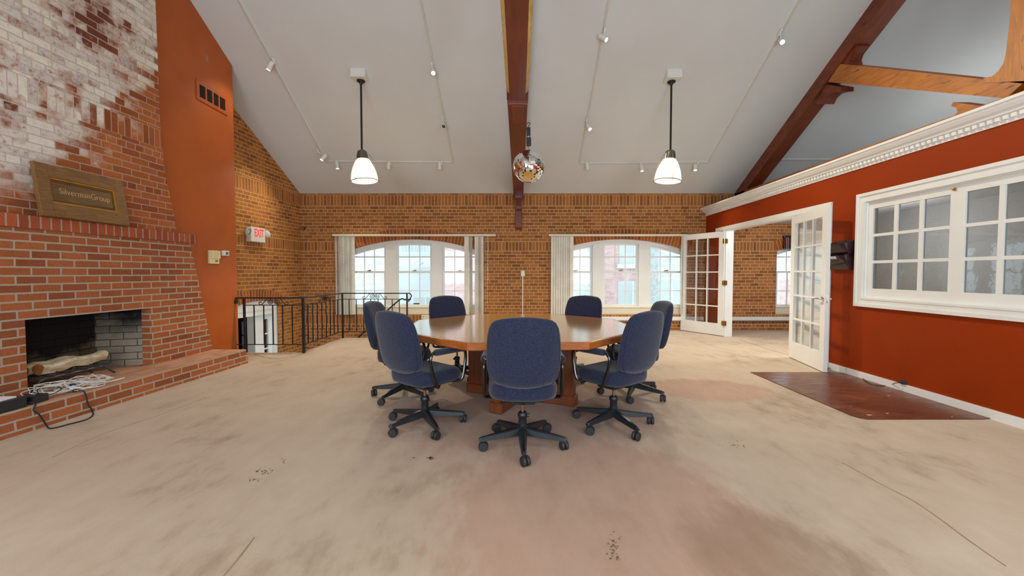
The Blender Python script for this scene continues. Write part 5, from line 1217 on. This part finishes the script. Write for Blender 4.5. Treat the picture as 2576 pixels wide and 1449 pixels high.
m = MB(); pk = [(4.045, 5.6), (4.05, 4.2), (4.065, 3.86), (4.12, 3.7), (4.12, 3.5)]
cr = [tq(2530, 135), tq(2524, 160), tq(2510, 180), tq(2496, 192), tq(2474, 196), tq(2474, 208)]
poly = [V3(4.145, ceil_z(YR) - .3)] + [V3(*tq(*c)) for c in ((2543, 0), (2541, 40), (2537, 80), (2533, 112))] + [V3(*c) for c in cr] + [V3(3.97, 3.075)]
lo = [V3(3.86, 3.05), V3(3.86, ceil_z(YR) - .3)]
m.prism(poly + lo, (TW, 0, 0)); P(m, 'king_post', M['timber_v'], root)
m = MB(); m.box(TX0, TX0 + TW, YF, YB, 2.74, 2.985); P(m, 'tie_beam', M['timber'], root)
# carved brackets
br1 = [tq(1994 + 108, 174), tq(2138, 178), tq(2164, 178), tq(2168, 167), tq(2156, 155), tq(2160, 140), tq(2170, 127), tq(2180, 116), tq(2150, 116)]
def carve(px, w, name, mat, off=.03):
    mb = MB(); mb.prism([V3(*tq(*p), off) for p in px], (w, 0, 0)); P(mb, name, mat, root)
carve([(2098, 174), (2134, 178), (2136, 167), (2131, 152), (2137, 134), (2150, 116), (2146, 104), (2120, 144)], .18, 'carved_bracket', M['rafter'])
carve([(2073, 212), (2112, 219), (2112, 230), (2096, 232), (2083, 236), (2072, 247), (2065, 262), (2050, 262), (2045, 258)], .18, 'carved_bracket', M['rafter'])
carve([(2390, 257), (2386, 267), (2399, 271), (2402, 282), (2392, 293), (2378, 297), (2364, 300), (2360, 316), (2480, 290), (2474, 268)], .18, 'carved_bracket', M['timber'])
# ================================================================== FILE HOLDER
root = thing('file_holder', 'two-tier smoked plastic file holder on the red wall', 'file holder', rwp(5.1, 1.3, 0))
ya, yb2 = 5.02, 5.33
m = MB(); rbb(m, ya, yb2, 1.30, 1.66, 0, .006); P(m, 'back_plate', M['darkplastic'], root)
for z0, z1 in ((1.30, 1.475), (1.45, 1.62)):
    m = MB(); zf = z1 - .0
    m.hexa([rwp(ya, z0, .045), rwp(yb2, z0, .045), rwp(yb2, z0, .05), rwp(ya, z0, .05)], [rwp(ya, zf, .115), rwp(yb2, zf, .115), rwp(yb2, zf, .12), rwp(ya, zf, .12)])
    m.hexa([rwp(ya, z0, 0), rwp(yb2, z0, 0), rwp(yb2, z0, .05), rwp(ya, z0, .05)], [rwp(ya, z0 + .005, 0), rwp(yb2, z0 + .005, 0), rwp(yb2, z0 + .005, .05), rwp(ya, z0 + .005, .05)])
    for y in (ya, yb2 - .005): m.hexa([rwp(y, z0, 0), rwp(y + .005, z0, 0), rwp(y + .005, z0, .05), rwp(y, z0, .05)], [rwp(y, zf + .03, 0), rwp(y + .005, zf + .03, 0), rwp(y + .005, zf, .12), rwp(y, zf, .12)])
    P(m, 'pocket', M['darkplastic'], root)
m = MB(); m.hexa([rwp(5.15, 1.432, .104), rwp(5.24, 1.432, .104), rwp(5.24, 1.432, .106), rwp(5.15, 1.432, .106)], [rwp(5.15, 1.465, .118), rwp(5.24, 1.465, .118), rwp(5.24, 1.465, .12), rwp(5.15, 1.465, .12)]); P(m, 'paper_label', M['paper'], root)
# ================================================================== FLOOR MAT
c = [at_z(1888, 937.5), at_z(2118, 937.5), at_z(2506, 1053), at_z(2470, 1055.5), at_z(2182, 1056), at_z(2160, 1052), at_z(2140, 1046)]
c = [Vector((p.x, p.y, 0)) for p in c]
m = MB(); m.hexa([p + Vector((0, 0, .0008)) for p in c], [p + Vector((0, 0, .008)) for p in c])
def matmat():
    t = NT('worn_brown_mat'); o = t.obj(); n1 = t.noise(o, 2.5, 5, .6); n2 = t.noise(o, 9, 5, .7, (.5, 1.6, 1))
    c_ = t.ramp(t.math('ADD', t.math('MULTIPLY', n1, .6), t.math('MULTIPLY', n2, .4)), [(.35, lin(80, 42, 27)), (.55, lin(108, 60, 40)), (.7, lin(136, 90, 68))])
    t.l(c_, t.b.inputs['Base Color']); t.l(t.ramp(n2, [(.3, (.22,) * 3), (.7, (.45,) * 3)]), t.b.inputs['Roughness']); return t.m
o = m.build('floor_mat', matmat(), loc=c[0]); tag(o, 'scuffed brown sheet mat lying on the carpet by the red wall', 'mat')
rr = random.Random(4)
def fleck(u, v, s):
    p = at_z(u, v, .0085); ring = [p + Vector((s * rr.uniform(.6, 1.3) * math.cos(k), .7 * s * rr.uniform(.6, 1.3) * math.sin(k), 0)) for k in (0, 1.1, 2.2, 3.3, 4.4, 5.3)]
    mb = MB(); mb.hexa(ring, [q_ + Vector((0, 0, .0006)) for q_ in ring]); f_ = mb.build('scuff_mark', plain('scuff', lin(220, 190, 170), .8) if 'scuffm' not in M else M['scuffm'], None)
    f_.data.transform(Matrix.Translation(-c[0])); f_.parent = o
M['scuffm'] = plain('scuff', lin(214, 184, 164), .8)
for u, v, s in ((2187, 1044, .022), (2236, 996, .012), (2232, 1040, .012), (2395, 1049, .008), (2140, 1022, .008)): fleck(u, v, s)
# ================================================================== CORD ALONG THE BASEBOARD
root = thing('loose_cable', 'thin dark cord running from behind the door leaf along the baseboard', 'cord', at_z(2080, 930))
pts = [at_z(2071, 921, .02), at_z(2082, 928, .03), at_z(2090, 925, .015), at_z(2110, 932, .006), at_z(2140, 942, .014), at_z(2168, 947, .014), at_z(2174, 956, .013), at_z(2190, 965, .013), at_z(2215, 970, .013), at_z(2236, 969, .013)]
e_ = at_rw(2262, 962, .03); pts += [at_rw(2252, 964, .06), e_]
m = MB(); m.tube(bez(pts, 6), .0042, 6); P(m, 'cord', M['dkcable'], root, smooth=True)
m = MB(); e2 = at_rw(2277, 962, .0); m.tube([e_, e2 + RN * .02, e2], [.008, .022, .026], 10); P(m, 'plug', M['rubber'], root)
p = at_z(2250, 1000); hp_ = at_z(2090, 922)
# ================================================================== OUTSIDE
def bldg(name, label, x0, x1, y, h, mat, wins, z0=-6, dep=4):
    root = thing(name, label, 'building', ((x0 + x1) / 2, y, 0)); m = MB(); m.box(x0, x1, y, y + dep, z0, h); o = PU(m, 'wall', mat, root)
    for wx, wz, ww, wh, ar in wins:
        m = MB(); poly = [Vector((wx - ww / 2, y - .02, wz)), Vector((wx + ww / 2, y - .02, wz)), Vector((wx + ww / 2, y - .02, wz + wh))]
        if ar: poly += [Vector((wx + ww / 2 * math.cos(PI * k / 8), y - .02, wz + wh + ww * .22 * math.sin(PI * k / 8))) for k in range(1, 8)]
        poly += [Vector((wx - ww / 2, y - .02, wz + wh))]
        m.prism(poly, (0, .05, 0)); f_ = P(m, 'window', M['ext_glass'], root)
        m = MB(); m.box(wx - .03, wx + .03, y - .05, y - .02, wz, wz + wh); m.box(wx - ww / 2, wx + ww / 2, y - .05, y - .02, wz + wh * .5 - .03, wz + wh * .5 + .03); m.box(wx - ww / 2 - .1, wx + ww / 2 + .1, y - .12, y, wz - .15, wz); P(m, 'window_trim', M['ext_trim'], f_)
    return root
M['ext_white'] = brick('ext_white', lin(206, 214, 214), lin(230, 236, 236), lin(196, 206, 206), mort=.008, squash=False, dark=.85)
M['ext_pink'] = brick('ext_pink', lin(212, 172, 168), lin(230, 198, 194), lin(222, 214, 212), mort=.012, squash=False, dark=.85)
M['ext_grey'] = plain('ext_grey', lin(226, 236, 238), .8, var=.03, scale=.6)
M['ext_glass'] = plain('ext_glass', lin(206, 216, 216), .6, var=.05, scale=.4)
M['ext_trim'] = plain('ext_trim', lin(232, 238, 238), .7)
X = lambda u, y: at_y(u, 690, y).x
yA = 17.0
bldg('neighbour_building', 'white-painted brick building seen through the window behind the railing', X(760, yA), X(984, yA), yA, 7.5, M['ext_white'], [(X(945, yA), -1.0, .7, 1.0, True), (X(896, yA), -1.0, .7, 1.0, True)], dep=.5)
bldg('neighbour_building', 'grey rear building with a flat roof seen through the middle sash', X(930, 21.5), X(1110, 21.5), 21.5, 1.6, M['ext_grey'], [(X(1010, 21), -1.5, 1.6, 1.2, False), (X(1066, 21), -1.2, 1.3, 1.2, False)])
bldg('neighbour_building', 'tall pale building with a fire escape behind the flat roof', X(925, 26), X(1130, 26), 26, 9.0, M['ext_grey'], [(X(1045, 26), 2.6, 1.6, 2.2, False)])
bldg('neighbour_building', 'pink brick building with an arched window right of the flat roof', X(1088, yA), X(1330, yA), yA, 6.0, M['ext_pink'], [(X(1128, yA), -1.6, 1.5, 1.5, True)])
bldg('neighbour_building', 'white and pink brick building seen through the window by the french doors', X(1360, 15), X(1478, 15), 15, 7, M['ext_white'], [(X(1490, 15), -1.0, .5, 1.8, False)])
bldg('neighbour_building', 'pink brick building with tall windows seen beyond the right arched window', X(1478, 16), X(1640, 16), 16, 8, M['ext_pink'], [(X(1592, 16), -.95, 1.15, 1.9, False), (X(1596, 16), 1.6, 1.2, 2.2, False), (X(1490, 16), -1.3, .45, 4, False)])
bldg('neighbour_building', 'pale grey building at the far right of the arched window view', X(1656, 15), X(1960, 15), 15, 8, M['ext_white'], [(X(1690, 15), -1.0, .9, 2.0, False)])
bldg('neighbour_building', 'pink brick building with white band seen from the office window', X(1940, 17), X(2200, 17), 17, 1.0, M['ext_pink'], [])
# fire escape rail and skylight roof
root = thing('fire_escape', 'thin iron fire escape on the pale building outside', 'fire escape', (X(1020, 20.5), 25.8, 2.4))
m = MB()
for z in (2.5, 3.3): m.box(X(985, 25.8), X(1090, 25.8), 25.75, 25.8, z, z + .06)
u = 985
while u < 1090: m.box(X(u, 25.8), X(u, 25.8) + .05, 25.76, 25.79, 2.57, 3.29); u += 8
m.tube([(X(1040, 25.8), 25.7, 3.2), (X(1062, 25.8), 25.7, 6.5)], .06, 6); m.tube([(X(1050, 25.8), 25.7, 3.2), (X(1072, 25.8), 25.7, 6.5)], .06, 6)
P(m, 'escape_rail', M['ext_glass'], root)
root = thing('roof_vent', 'bright white sloped roof vent outside the middle sash', 'roof vent', (X(1050, 20.8), 20.7, 1.6))
p1 = at_y(1030, 667, 20.8); p2 = at_y(1064, 648, 20.8); p3 = at_y(1064, 660, 20.8); p4 = at_y(1050, 668, 20.8)
m = MB(); m.prism([p1, p4, p3, p2], (0, .6, 0)); P(m, 'hood', M['ext_trim'], root)
m = MB(); m.box(-40, 40, 9.8, 60, -6.1, -6); o = m.build('ground', plain('pale_ground', lin(180, 184, 184), .9)); struct(o, 'pale courtyard ground outside the windows', 'ground')
# ================================================================== LIGHT
w = bpy.data.worlds.new('sky'); sc.world = w; w.use_nodes = True
bg = w.node_tree.nodes['Background']; bg.inputs['Color'].default_value = (.76, .93, 1.0, 1); bg.inputs['Strength'].default_value = 2.7
DAY = (.78, .91, 1.0)
for a, b in FW:
    l = light('AREA', 'front_window_fill', ((a + b) / 2, YF - .25, 1.55), 76, DAY, shape='RECTANGLE', size=b - a - .1, size_y=1.5); l.rotation_euler = (PI / 2, 0, 0)  # unseen fill lamps added outside the front window openings
light('POINT', 'office_fill', (5.4, 6.4, 2.1), 90, (.95, .97, 1), shadow_soft_size=.12)  # unseen fill lamp added to brighten the side office
light('POINT', 'loft_fill', (7.6, 6.0, 3.3), 30, (1, .98, .94), shadow_soft_size=.2)  # unseen fill lamp added to lift the ceiling beyond the partition
# unseen fill lamps added overhead to brighten the room, without any fixture
for x in (-2.4, 2.5):
    light('POINT', 'overhead_fill', (x, 1.1, 2.9), 32, (.95, .97, 1), shadow_soft_size=.12)
light('POINT', 'lower_hall_bulb', (-5.8, 7.4, .6), 4, WARM, shadow_soft_size=.05)
sc.view_settings.view_transform = 'Standard'; sc.view_settings.look = 'None'; sc.view_settings.gamma = 1; sc.view_settings.use_curve_mapping = False
sc.view_settings.exposure = 0.0
sc.cycles.caustics_reflective = False; sc.cycles.caustics_refractive = False
sc.cycles.adaptive_threshold = 0.02; sc.cycles.max_bounces = 8; sc.cycles.transparent_max_bounces = 24; sc.cycles.sample_clamp_indirect = 6
